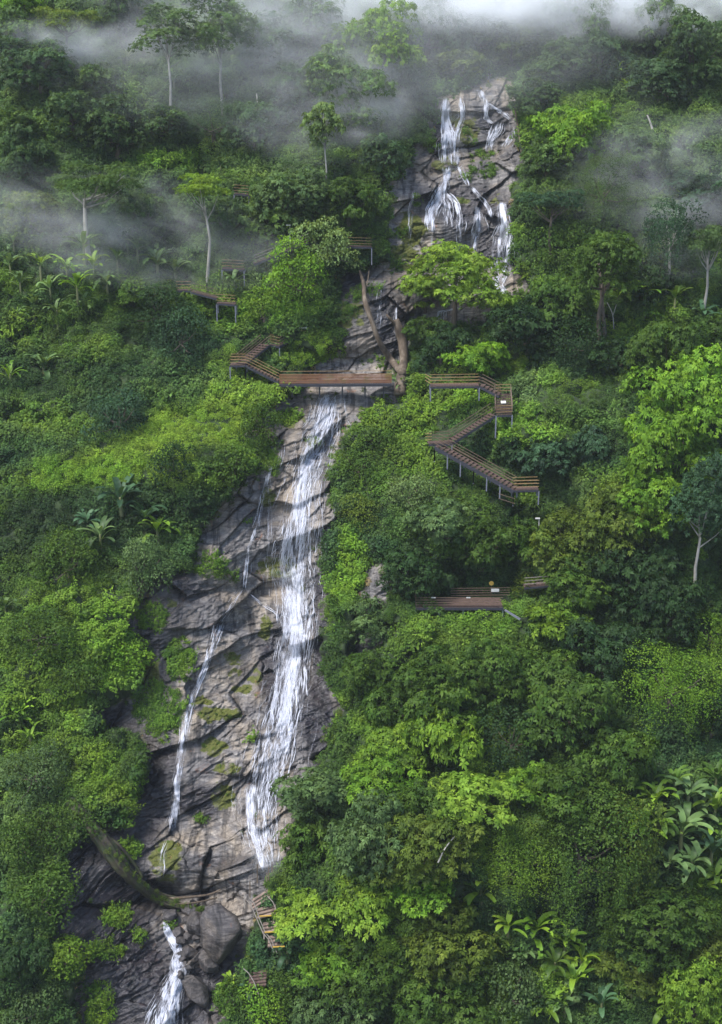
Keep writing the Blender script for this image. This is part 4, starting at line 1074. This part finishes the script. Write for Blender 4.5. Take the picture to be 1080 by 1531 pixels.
trunk_thing('fallen_log', [(104,1196,.2,0.36),(128,1224,1.5,0.54),(152,1255,2.0,0.65),(178,1290,2.0,0.66),(206,1320,1.8,0.58),(236,1343,1.5,0.43),(268,1354,1.2,0.29),(300,1360,.9,0.16)], 'huge mossy fallen log lying down towards the pool', 'log', 'wet_wood', jit=.22, n=30,
   branches=[[(150,1245,2.3,0.22),(176,1262,2.2,0.19),(200,1290,1.8,0.14),(214,1312,1.4,0.09)],[(206,1320,1.9,0.22),(240,1336,1.8,0.14),(276,1344,1.5,0.07)]])
_a, _b = TR['fallen_log']; _k = rng.integers(0, len(_a), 260); _th = rng.uniform(-.9, 2.6, 260)
_P = np.array([np.array(_a[k]) + _b[k] * .92 * np.array([math.sin(t) * .7, -abs(math.cos(t)) * .75, .35 + .65 * math.cos(t)]) + rng.normal(size=3) * .12 for k, t in zip(_k, _th)])
_c = rng.random(260)[:, None]; scatter('log_moss', _P, np.where(rng.random(260) < .5, rng.integers(11, 14, 260), rng.integers(4, 8, 260)), np.array([.2, -.6, .8]) + rng.normal(size=(260, 3)) * .3, rng.uniform(.14, .5, 260), np.array(GR['O']) * .8 * _c + np.array(GR['M']) * (1 - _c), 'ferns and moss growing on the fallen log')
trunk_thing('driftwood', [(240,1345,1.6,.16),(275,1342,1.6,.14),(310,1338,1.4,.1),(330,1330,1.2,.06)], 'brown driftwood piled across the pool behind the boulders', 'driftwood', 'dead_wood', branches=[[(250,1352,1.6,.12),(290,1350,1.6,.1),(325,1342,1.4,.06)]])
trunk_thing('dead_snag', [(781,235,1.0,.14),(777,205,1.4,.13),(772,175,1.8,.1),(770,160,2.0,.05)], 'thin leaning bare snag at the right edge of the topmost fall', 'dead tree')
trunk_thing('bare_stump', [(978,205,1.2,.16),(974,188,1.6,.14),(968,172,1.8,.1)], 'pale broken bare stem on the misty upper right slope', 'dead tree', 'pale_bark')
trunk_thing('slender_trunk', [(905,505,2.2,.26),(902,470,2.6,.22),(898,420,3.2,.18),(893,370,3.8,.12)], 'tall slender brown trunk at the edge of the right shelf', 'tree trunk', 'bark')
trunk_thing('white_sapling', [(918,492,2,.07),(916,470,2.4,.06),(908,452,2.6,.04)], 'thin white forked sapling right of the slender brown trunk', 'sapling', 'pale_bark', branches=[[(916,474,2.3,.05),(922,455,2.5,.03)]])
trunk_thing('leaning_stem', [(388,190,2,.1),(386,165,2.4,.09),(384,140,2.8,.06)], 'thin bare stem on the upper left slope in mist', 'tree trunk', 'pale_bark')
trunk_thing('bare_branch', [(655,1290,5,.07),(668,1265,5.4,.06),(690,1240,5.6,.04)], 'leaning bare branch among the olive leaves on the lower right', 'branch', 'pale_bark')

# ------------------------------------------------------------------ boulders
def boulder(x, y, rpx, sc, off, label, seed, dark=False):
    import bmesh
    rs = np.random.default_rng(seed)
    bm = bmesh.new(); bmesh.ops.create_icosphere(bm, subdivisions=4, radius=1)
    co = np.array([v.co[:] for v in bm.verts])
    out = co.copy(); scale_ = np.ones(len(co))
    for k in range(13):       # flatten against random planes for angular faces
        nrm_ = norm(rs.normal(size=3)); lim = rs.uniform(.5, .85); dd = out @ nrm_; over = np.clip(dd - lim, 0, None); out -= over[:, None] * nrm_ * .93
    out *= (1 + .10 * fbm(co[:, 0] * 2.5 + seed, co[:, 1] * 2.5 + co[:, 2] * 2, seed, 5, .6) + .04 * fbm(co[:, 2] * 9 + seed, co[:, 1] * 7, seed, 3))[:, None]
    d = float(depth(x, y)); R = rpx * d / F
    out = out * R * np.array(sc)
    for v, c in zip(bm.verts, out): v.co = c
    me = bpy.data.meshes.new('boulder'); bm.to_mesh(me); bm.free(); me.polygons.foreach_set('use_smooth', [True] * len(me.polygons))
    me.materials.append(M['boulder']); o = link('boulder', me); o.location = sp(x, y, off * R); o.rotation_euler = (rs.uniform(-.3, .3), rs.uniform(-.3, .3), rs.uniform(0, 6))
    tag(o, label, 'boulder', 'boulders jammed at the pool'); return o
for i, b in enumerate([(257,1367,15,(1,1,.8),.6,'pale boulder at the left of the pool, above the cascade'),(332,1395,42,(1,.9,1),.35,'largest dark grey boulder at the right of the pool'),(283,1362,13,(1,1,.8),.5,'dark boulder right of the pale one'),
  (268,1392,10,(1,1,.9),.6,'small grey boulder below the pale one'),(284,1424,14,(1,1,.8),.7,'round mossy boulder beside the white cascade'),(300,1382,22,(1,.9,1),.4,'dark boulder leaning on the largest boulder'),
  (312,1440,20,(1,1,1.1),.5,'low boulder beneath the largest boulder'),(246,1372,6,(1,1,.8),.6,'little stone left of the pale boulder'),(278,1376,7,(1,1,.8),.7,'wet little stone between the boulders'),
  (318,1362,16,(1.2,1,.7),.5,'flat light topped boulder behind the largest one'),(308,1408,12,(.8,1,1.2),.9,'pale upright stone against the largest boulder'),(295,1480,26,(.8,1,1.4),.3,'dark wet block right of the white cascade'),
  (290,1350,8,(1,1,.7),.6,'small stone beside the driftwood'),(270,1352,5,(1,1,.8),.8,'tiny pale stone by the driftwood'),(262,1380,5,(1,1,.8),.9,'tiny stone at the start of the cascade')]):
    boulder(*b[:5], b[5], 900 + i)

_rb = np.random.default_rng(77)
for i in range(26):
    u = _rb.random(); X = 250 + 90 * _rb.random() if i < 16 else 262 + 26 * _rb.random(); Y = 1352 + 55 * _rb.random() if i < 16 else 1400 + 60 * _rb.random()
    boulder(X, Y, _rb.uniform(3.5, 9), (1, 1, .8), .5, 'small wet stone wedged among the boulders of the pool', 1200 + i)['group'] = 'small wet stones wedged among the boulders'

# ------------------------------------------------------------------ walkways
UPV = Vector((0, 0, 1))
def side_of(a, b):
    d = Vector((b.x - a.x, b.y - a.y, 0))
    s = Vector((-d.y, d.x, 0)).normalized() if d.length > 1e-4 else Vector((0, 1, 0))
    return s if s.y > 0 else -s
def railing(root, a, b, mrail, nr=3, h=1.05, gap=1.6, name='railing', t=.048, panel=None):
    rl = MB(); nP = max(1, round((b - a).length / gap))
    for k in range(nr):
        z = h * (k + 1) / nr; rl.bar(a + UPV * z, b + UPV * z, t * 1.2, t)
    o = rl.build(name, mrail, root)
    for i in range(nP + 1):
        p = a.lerp(b, i / nP); pm = MB(); pm.bar(p - UPV * .05, p + UPV * (h + .05), t * 1.3, t * 1.3); q = pm.build('post', mrail, None)
        q.parent = o; q.matrix_parent_inverse = Matrix.Translation(-root.location)
    return o
def deck(root, a, b, w, steps=False):
    s = side_of(a, b); d = b - a
    mb = MB(); L_ = d.length
    if steps:
        n = max(3, round(abs(d.z) / .2)); 
        for i in range(n):
            p = a.lerp(b, (i + .5) / n); hd = Vector((d.x, d.y, 0)) / n * .55
            mb.box(p + s * (w / 2), hd, s * (w / 2), UPV * .03)
        mb.build('steps', M['deck'], root)
        st = MB(); st.bar(a - UPV * .12, b - UPV * .12, .07, .26); st.bar(a + s * w - UPV * .12, b + s * w - UPV * .12, .07, .26); st.build('stringers', M['steel'], root)
    else:
        n = max(3, round(L_ / .28))
        for i in range(n):
            p = a.lerp(b, (i + .5) / n); mb.box(p + s * (w / 2), d / n * .46, s * (w / 2), UPV * .025)
        mb.build('deck', M['deck'], root)
        st = MB(); st.bar(a - UPV * .14 - s * .02, b - UPV * .14 - s * .02, .08, .2); st.bar(a + s * w - UPV * .14, b + s * w - UPV * .14, .08, .2); st.build('beam', M['steel'], root)
def legs(root, a, b, w, n, ln=1.5, m='leg_steel', ends=True):
    s = side_of(a, b)
    for i in range(n):
        u = i / (n - 1) if n > 1 else .5
        p = a.lerp(b, u) - UPV * .2
        mb = MB(); mb.bar(p, p - UPV * ln, .13, .13); mb.bar(p + s * w, p + s * w - UPV * ln * .6, .13, .13); mb.build('support_leg', M[m], root)
def walk(root, segs, mr, w=1.5, nr=3, both=True, leg=True):
    for (a, b, kind) in segs:
        st = kind == 'stairs'; deck(root, a, b, w, st); s = side_of(a, b)
        railing(root, a, b, mr, nr)
        if both: railing(root, a + s * w, b + s * w, mr, nr)
        if leg: legs(root, a, b, w, max(2, round((b - a).length / 3)))

# footbridge across the main fall (deck edge measured at its beam)
dB = float(min(depth(430, 572), depth(500, 580), depth(580, 572))) - 1.2
A = at(418, 574, dB); B = at(586, 573, dB)
root = empty('footbridge', A); tag(root, 'brown boardwalk footbridge with rusty mesh sides crossing above the main waterfall', 'footbridge')
deck(root, A, B, 1.9); railing(root, A, B, M['mesh_rust'], 3, 1.1, 1.5)
s = side_of(A, B); railing(root, A + s * 1.9, B + s * 1.9, M['rail_tan'], 3, 1.1, 1.5)
mb = MB(); nW = 130
for i in range(nW):
    p = A.lerp(B, (i + .5) / nW); mb.bar(p + UPV * .05, p + UPV * 1.05, .045, .02)
for k in range(9): mb.bar(A + UPV * (.1 + .11 * k), B + UPV * (.1 + .11 * k), .02, .045)
mb.build('mesh_panel', M['mesh_rust'], root)
mb = MB(); mb.bar(A - UPV * .2 - s * .1, B - UPV * .2 - s * .1, .2, .28); mb.build('front_beam', M['steel'], root)
for xx in (437, 478, 512, 546, 574):
    p = at(xx, 577, dB + .6); mb = MB(); mb.bar(p, p - UPV * 1.4, .16, .16); mb.build('support_leg', M['steel'], root)

# left approach
dl = float(depth(365, 545)) - 2.2
a1 = at(344, 546, dl); a2 = at(367, 546, dl); a3 = at(416, 571, dB + .1)
root = empty('hillside_boardwalk', a1); tag(root, 'tan railed boardwalk with stairs climbing left from the footbridge', 'boardwalk')
walk(root, [(a1, a2, 'deck'), (a3, a2, 'stairs')], M['rail_tan'], 1.4)
a4 = at(404, 515, dl + 3.0); walk(root, [(a2 + Vector((0, .1, .05)), a4, 'stairs')], M['rail_brown'], 1.4)
a5 = at(418, 518, dl + 3.2); walk(root, [(a4, a5, 'deck')], M['rail_tan'], 1.2)
a6 = at(444, 502, dl + 5.0); walk(root, [(a5, a6, 'stairs')], M['rail_brown'], 1.2, leg=False)
a7 = at(462, 504, dl + 5.0); walk(root, [(a6, a7, 'deck')], M['rail_tan'], 1.2, leg=False)
bx_ = MB(); q = a6.lerp(a7, .5) + UPV * 1.08; bx_.box(q, (.5, 0, 0), (0, .3, 0), (0, 0, .05)); bx_.build('notice_board', M['white'], root)

# right zigzag
dr = min(float(depth(a_, b_)) for a_, b_ in ((650, 580), (700, 580), (745, 590), (755, 610), (755, 625))) - 1.6
b0 = at(636, 573, dr + 1.6); b1 = at(644, 578, dr); b2 = at(717, 577, dr); b3 = at(746, 592, dr - .3)
root = empty('zigzag_walkway', b1); tag(root, 'zigzag wooden stairs with railings winding down the right slope', 'walkway')
walk(root, [(b1, b2, 'deck')], M['rail_tan'], 1.5); railing(root, b0, b1, M['rail_tan']); walk(root, [(b2, b3, 'stairs')], M['rail_brown'], 1.5, leg=False)
# square landing seen from above
c0 = at(742, 621, dr - 1.2); c1 = at(766, 620, dr - 1.2); back = Vector((0, 2.3, 1.9))
mb = MB(); n = 13
for i in range(n): mb.box(c0.lerp(c1, .5) + back * ((i + .5) / n), (c1 - c0) / 2, Vector((0, back.y, 0)) / n * .6, UPV * .04)
mb.build('landing_deck', M['deck'], root)
railing(root, c0, c1, M['rail_tan'], 3); railing(root, c1, c1 + back, M['rail_brown'], 3); railing(root, c0 + back, c1 + back, M['rail_tan'], 3); railing(root, c0 + Vector((0, 1.0, 0)), c0 + back, M['rail_brown'], 3)
for p in (c0, c1): 
    mb = MB(); mb.bar(p - UPV * .05, p - UPV * 2.6, .14, .14); mb.build('support_leg', M['leg_steel'], root)
mb = MB(); mb.bar(c0 - UPV * .12, c1 - UPV * .12, .1, .2); mb.build('front_beam', M['steel'], root)
mb = MB(); mb.box(c0.lerp(c1, .5) + back * .5 + UPV * .25, (.28, 0, 0), (0, .12, .1), (0, 0, .03)); mb.build('notice_board', M['white'], root)
d1 = c0 + Vector((0, .1, .0)); d2 = at(676, 663, dr - 2.2); d3 = at(641, 664, dr - 2.4)
walk(root, [(d1, d2, 'stairs')], M['rail_brown'], 1.3)
walk(root, [(d2, d3, 'deck')], M['rail_brown'], 1.2, leg=False)
mb = MB(); 
railing(root, at(636, 662, dr - 2.2), at(646, 662, dr - 2.6), M['rail_tan'], 3)
e1 = at(650, 667, dr - 2.8); e2 = at(768, 733, dr - 5.2)
walk(root, [(e1, e2, 'stairs')], M['rail_brown'], 1.4)
mb = MB(); mb.bar(e1 - UPV * .25, e2 - UPV * .25, .12, .3); mb.build('front_beam', M['steel'], root)
legs(root, e1, e2, 1.2, 7, 1.6)
e3 = at(806, 732, dr - 5.2); walk(root, [(e2, e3, 'deck')], M['rail_tan'], 1.3)
f1 = at(745, 752, dr - 6.0); f2 = at(770, 760, dr - 6.4); railing(root, f1, f2, M['rail_brown'], 2)

# lower platform
dp = min(float(depth(640, 905)), float(depth(690, 905)), float(depth(745, 905))) - 1.4
g1 = at(622, 908, dp); g2 = at(752, 908, dp)
root = empty('viewing_platform', g1); tag(root, 'dark brown viewing platform on grey legs under the trees', 'platform')
s = Vector((0, 1, 0)); deck(root, g1, g2, 2.6); railing(root, g1, g2, M['rail_brown'], 4, 1.1, 2.0); 
h1 = g1.lerp(g2, .42) + s * 2.6; h2_ = g2 + s * 2.6 + Vector((1.0, 0, .1)); railing(root, h1, h2_, M['rail_brown'], 4, 1.1, 2.0)
railing(root, g1, g1 + s * 2.6, M['rail_brown'], 4)
for xx in (622, 657, 693, 728, 752):
    p = at(xx, 909, dp + .15); mb = MB(); mb.bar(p, p - UPV * 2.0, .15, .15); mb.build('support_leg', M['leg_steel'], root)
    p = p + Vector((0, 2.2, 0)); mb = MB(); mb.bar(p, p - UPV * 1.6, .12, .12); mb.build('support_leg', M['leg_steel'], root)
mb = MB(); mb.bar(g1 - UPV * .16 - s * .05, g2 - UPV * .16 - s * .05, .14, .26); mb.build('front_beam', M['steel'], root)
for (u, ww, off, nm) in ((.2, .22, 0, 'small_sign'), (.6, .22, 0, 'small_sign')):
    mb = MB(); mb.box(g1.lerp(g2, u) + UPV * 1.12 - s * .06, (ww, 0, 0), (0, .02, 0), (0, 0, .06)); mb.build(nm, M['white'], root)
mb = MB(); mb.box(h1.lerp(h2_, .75) + UPV * .85 - s * .08, (.42, 0, 0), (0, .02, 0), (0, 0, .17)); mb.build('notice_board', M['white'], root)
mb = MB(); mb.bar(at(755, 912, dp - .2), at(778, 926, dp - .8), .12, .2); mb.build('ramp_beam', M['leg_steel'], root)
root = empty('boardwalk_corner', at(782, 876, dp + 1)); tag(root, 'short stretch of railed boardwalk showing right of the lower platform', 'boardwalk')
A = at(784, 878, dp + 1.2); B = at(824, 875, dp + 1.2); deck(root, A, B, 1.2); railing(root, A, B, M['rail_grey'], 3)

# pieces of the upper hillside path
def piece(x0, y0, x1, y1, off, label, m='rail_tan', w=1.2, nr=3, leg=True, kind='deck'):
    d = float(min(depth(x0, y0), depth(x1, y1))) - off
    a = at(x0, y0, d); b = at(x1, y1, d)
    root = empty('path_railing', a); tag(root, label, 'boardwalk', 'pieces of the hillside boardwalk')
    deck(root, a, b, w, kind == 'stairs'); railing(root, a, b, M[m], nr)
    if leg: legs(root, a, b, w, 2, 2.0)
piece(514, 368, 556, 369, 2.4, 'tan railed lookout end of the path left of the middle cascade')
piece(380, 395, 462, 362, 2.6, 'long grey handrailed stairs rising right behind the pale bush', 'rail_grey', kind='stairs', leg=False, nr=3)
piece(332, 401, 365, 403, 2.4, 'short tan railing left of the long handrailed stairs')
piece(350, 289, 372, 291, 2.2, 'small tan railing beside the yellow flat-topped tree')
piece(264, 434, 286, 434, 2.4, 'little railed landing with a dark deck left of the path')
piece(286, 436, 324, 446, 2.0, 'faint sloping handrail right of the little landing', 'rail_brown', leg=False)
piece(324, 453, 352, 455, 2.2, 'short golden railing above the bright thicket')

# lower stairs beside the pool
def stairs_low():
    dz = float(depth(390, 1360)) - 1.6
    r0 = at(385, 1345, dz + .5); root = empty('pool_stairs', r0); tag(root, 'steep steps with bent grey handrails dropping right of the largest boulder', 'stairs')
    spec = [((376, 1360), (404, 1342), 0.0, .5), ((384, 1374), (412, 1366), -.5, .3), ((392, 1396), (420, 1390), -1.0, .3), ((400, 1416), (424, 1412), -1.5, .3)]
    mb = MB()
    for (p, q, o1, hh) in spec:
        a = at(*p, dz + o1); b = at(*q, dz + o1 + .4)
        for i in range(3):
            mb.box(a.lerp(b, .5) + Vector((0, .45 + .3 * i, .2 * i - .2)), (b - a) * .5, (0, .2, 0), UPV * .06)
    mb.build('steps', M['concrete'], root)
    for (x, y, o1) in ((397, 1370, -.6), (405, 1394, -1.1), (417, 1416, -1.6)):
        mb = MB(); a = at(x - 9, y, dz + o1); b = at(x + 9, y - 1, dz + o1); mb.bar(a, b, .06, .1); mb.build('step_edge', M['yellow'], root)
    for k, off in enumerate((0, -4)):
        mb = MB(); pts = [(373 + off, 1342 + 4 * k), (380 + off, 1350 + 4 * k), (390 + off, 1378), (397 + off, 1394), (406 + off, 1405), (414 + off, 1424)]
        mb.tube([at(x, y, dz - .3 - .012 * (y - 1340)) for x, y in pts], [.045] * 6, 6); mb.build('handrail', M['rail_grey'], root)
    mb = MB(); mb.tube([at(400, 1340, dz + .3), at(408, 1348, dz), at(416, 1366, dz - .4)], [.045] * 3, 6); mb.build('handrail', M['rail_grey'], root)
    for (x, y0, y1) in ((374, 1318, 1344), (385, 1292, 1320), (366, 1334, 1358), (395, 1404, 1385), (402, 1296, 1316), (407, 1288, 1304), (399, 1305, 1318)):
        a = at(x, y0, dz + .1); b = at(x, y1, dz + .1); mb = MB(); mb.bar(a, b, .1, .1); mb.build('post', M['dead_wood'] if y0 < 1330 else M['rail_grey'], root)
stairs_low()
def stairs_low2():
    dz = float(depth(372, 1450)) - 1.6
    root = empty('bottom_stairs', at(368, 1455, dz)); tag(root, 'lowest brown landing with a bent handrail near the bottom edge', 'stairs')
    mb = MB(); a = at(372, 1475, dz); b = at(398, 1472, dz)
    for i in range(5): mb.box(a.lerp(b, .5) + Vector((0, .3 * i, .12 * i)), (b - a) * .5, (0, .14, 0), UPV * .05)
    mb.build('steps', M['deck'], root)
    mb = MB(); mb.tube([at(364, 1448, dz - .2), at(372, 1455, dz - .3), at(380, 1468, dz - .5), at(387, 1487, dz - .7)], [.045] * 4, 6); mb.build('handrail', M['rail_grey'], root)
    mb = MB(); mb.bar(a - UPV * .1, b - UPV * .1, .06, .12); mb.build('step_edge', M['yellow'], root)
stairs_low2()

# lamp posts
def lamp_post(x, y0, y1, label):
    d = float(depth(x, y1)) - 1.8; a = at(x, y1, d); h = (y1 - y0) * d / F / math.cos(PITCH)
    root = empty('lamp_post', a); tag(root, label, 'lamp post')
    mb = MB(); mb.tube([a - UPV * .6, a, a + UPV * h], [.07, .06, .045], 8); mb.build('pole', M['white'], root)
    mb = MB(); mb.box(a + UPV * h + Vector((-.18, 0, 0)), (.26, 0, 0), (0, .12, 0), (0, 0, .05)); mb.build('lamp_head', M['white'], root)
lamp_post(805, 775, 806, 'slim white lamp post between the trees right of the zigzag stairs')
lamp_post(434, 338, 357, 'thin white post above the long handrailed stairs')
mb = MB()
p = at(735, 872, dp + 3.2); root = empty('round_sign', p); tag(root, 'small round yellow sign behind the lower platform', 'sign')
mb.tube([p, p + Vector((0, -.05, 0))], [.25, .25], 16); mb.build('disc', M['yellow'], root); mb = MB(); mb.bar(p + Vector((0,.06,0)), p + Vector((0,.06,-1.6)), .06, .06); mb.build('pole', M['rail_brown'], root)

# ------------------------------------------------------------------ air: haze box and drifting mist
def volume_box(name, lo, hi, dens, color=(0.86, 0.92, 1.0)):
    mb = MB(); c = (Vector(lo) + Vector(hi)) / 2; e = (Vector(hi) - Vector(lo)) / 2
    mb.box(c, (e.x, 0, 0), (0, e.y, 0), (0, 0, e.z))
    m, nt, out = mat(name + '_air'); v = N(nt, 'ShaderNodeVolumePrincipled'); v.inputs['Density'].default_value = dens; v.inputs['Color'].default_value = (*color, 1)
    v.inputs['Anisotropy'].default_value = 0.1; L(nt, v.outputs[0], out.inputs['Volume'])
    o = mb.build(name, m); tag(o, kind='stuff'); return o
ztop = float(unproj(540, -330, 200)[2]) + 10
volume_box('haze', (-160, -15, -75), (160, 330, ztop + 20), 0.00014)

def mist_bank(px, py, rx, ry, thick, dens, seed, off=4.0, tilt=0, scale=.12, thr=.42, label=None):
    d = float(depth(px, py)) - off
    c = at(px, py, d); a = rx * d / F; b = ry * d / F
    me = bpy.data.meshes.new('mist'); import bmesh
    bm = bmesh.new(); bmesh.ops.create_icosphere(bm, subdivisions=3, radius=1); bm.to_mesh(me); bm.free()
    o = link('mist', me); o.location = c; o.scale = (a, thick, b); o.rotation_euler = (-PITCH - R_(22), R_(tilt), 0)
    m, nt, out = mat('mist_air')
    tc = N(nt, 'ShaderNodeTexCoord'); mp = N(nt, 'ShaderNodeMapping'); L(nt, tc.outputs['Object'], mp.inputs[0])
    mp.inputs['Scale'].default_value = (a * scale * .75, thick * scale, b * scale * 2.2); mp.inputs['Location'].default_value = (seed * 3.1, seed, 0)
    n1 = noise(nt, mp.outputs[0], 1.0, 6, 0.62, 1.2)
    nw = N(nt, 'ShaderNodeTexNoise'); nw.inputs['Scale'].default_value = 0.8; nw.inputs['Detail'].default_value = 3; L(nt, mp.outputs[0], nw.inputs['Vector'])
    sb = N(nt, 'ShaderNodeVectorMath', operation='SUBTRACT'); L(nt, nw.outputs['Color'], sb.inputs[0]); sb.inputs[1].default_value = (.5, .5, .5)
    sc_ = N(nt, 'ShaderNodeVectorMath', operation='SCALE'); L(nt, sb.outputs[0], sc_.inputs[0]); sc_.inputs['Scale'].default_value = 1.6
    ad = N(nt, 'ShaderNodeVectorMath', operation='ADD'); L(nt, tc.outputs['Object'], ad.inputs[0]); L(nt, sc_.outputs[0], ad.inputs[1])
    ln0 = N(nt, 'ShaderNodeVectorMath', operation='LENGTH'); L(nt, tc.outputs['Object'], ln0.inputs[0])
    edge = N(nt, 'ShaderNodeMapRange', interpolation_type='SMOOTHSTEP'); L(nt, ln0.outputs['Value'], edge.inputs[0]); edge.inputs[1].default_value = 1.0; edge.inputs[2].default_value = 0.6
    ln = N(nt, 'ShaderNodeVectorMath', operation='LENGTH'); L(nt, ad.outputs[0], ln.inputs[0])
    fo = N(nt, 'ShaderNodeMapRange', interpolation_type='SMOOTHSTEP'); L(nt, ln.outputs['Value'], fo.inputs[0]); fo.inputs[1].default_value = 0.98; fo.inputs[2].default_value = 0.1
    nn = N(nt, 'ShaderNodeMapRange'); L(nt, n1, nn.inputs[0]); nn.inputs[1].default_value = thr; nn.inputs[2].default_value = .68
    dn = math_(nt, 'MULTIPLY', math_(nt, 'MULTIPLY', math_(nt, 'MULTIPLY', nn.outputs[0], fo.outputs[0]), edge.outputs[0]), dens)
    v = N(nt, 'ShaderNodeVolumePrincipled'); v.inputs['Color'].default_value = (0.97, 0.985, 1.0, 1); L(nt, dn, v.inputs['Density']); v.inputs['Anisotropy'].default_value = -0.3
    L(nt, v.outputs[0], out.inputs['Volume']); me.materials.append(m)
    tag(o, label, kind='stuff')
mist_bank(840, -10, 640, 100, 5, .85, 1, 7, scale=.10, thr=.36, label='bright mist hiding the top of the slope')
mist_bank(560, 0, 560, 110, 5, .16, 2, 7, scale=.14, thr=.38)
mist_bank(200, 70, 380, 100, 4.5, .14, 3, 6, tilt=-5, scale=.13, thr=.42)
mist_bank(490, 150, 220, 180, 4.5, .09, 4, 6, scale=.12, thr=.40)
mist_bank(170, 340, 380, 130, 4.5, .08, 5, 6, tilt=8, scale=.12, thr=.40)
mist_bank(1020, 270, 260, 220, 4.5, .09, 6, 6, scale=.12, thr=.42)
mist_bank(320, 75, 170, 60, 3.5, .34, 9, 6, scale=.14, thr=.40)
mist_bank(70, 60, 130, 45, 3.5, .18, 10, 6, scale=.16, thr=.40)
mist_bank(545, 160, 90, 90, 3.5, .18, 11, 6, scale=.16, thr=.40)
mist_bank(120, 345, 150, 50, 3.5, .15, 12, 6, scale=.16, thr=.42)
mist_bank(402, 1285, 46, 34, 1.3, .22, 13, 1.6, scale=.5, thr=.3)
mist_bank(446, 868, 44, 26, 1.0, .16, 14, 1.2, scale=.5, thr=.3)
mist_bank(540, 70, 660, 210, 8, .034, 8, 12, scale=.08, thr=.3)

# ------------------------------------------------------------------ light, camera
w = bpy.data.worlds.new('World'); scene.world = w; w.use_nodes = True
nt = w.node_tree; bg = nt.nodes['Background']
sky = nt.nodes.new('ShaderNodeTexSky'); sky.sky_type = 'NISHITA'; sky.sun_disc = False
to_sun = Vector((-0.40, -0.30, 0.87)).normalized()
sky.sun_elevation = math.asin(to_sun.z); sky.sun_rotation = math.atan2(to_sun.x, to_sun.y)
sky.air_density = 1.0; sky.dust_density = 1.2; sky.ozone_density = 1.0
nt.links.new(sky.outputs[0], bg.inputs[0]); bg.inputs[1].default_value = 0.13
sl = bpy.data.lights.new('sun', 'SUN'); sl.energy = 3.1; sl.angle = R_(18); sl.color = (1, 0.97, 0.93)
so = bpy.data.objects.new('sun', sl); COL.objects.link(so); so.rotation_euler = to_sun.to_track_quat('Z', 'Y').to_euler()

cam = bpy.data.cameras.new('camera'); co = bpy.data.objects.new('camera', cam); COL.objects.link(co)
co.location = CAM; co.rotation_euler = (math.pi / 2 - PITCH, 0, 0)
cam.sensor_fit = 'VERTICAL'; cam.sensor_height = 24; cam.lens = 24 * F / 1531.0; cam.clip_end = 3000; cam.clip_start = .5
scene.camera = co
scene.view_settings.view_transform = 'Standard'; scene.view_settings.look = 'None'; scene.view_settings.exposure = 1.02; scene.view_settings.gamma = 1
c = scene.cycles
c.max_bounces = 8; c.diffuse_bounces = 3; c.glossy_bounces = 1; c.transmission_bounces = 3; c.transparent_max_bounces = 12; c.volume_bounces = 8
c.use_denoising = True; c.caustics_reflective = False; c.caustics_refractive = False
c.volume_step_rate = 1.0
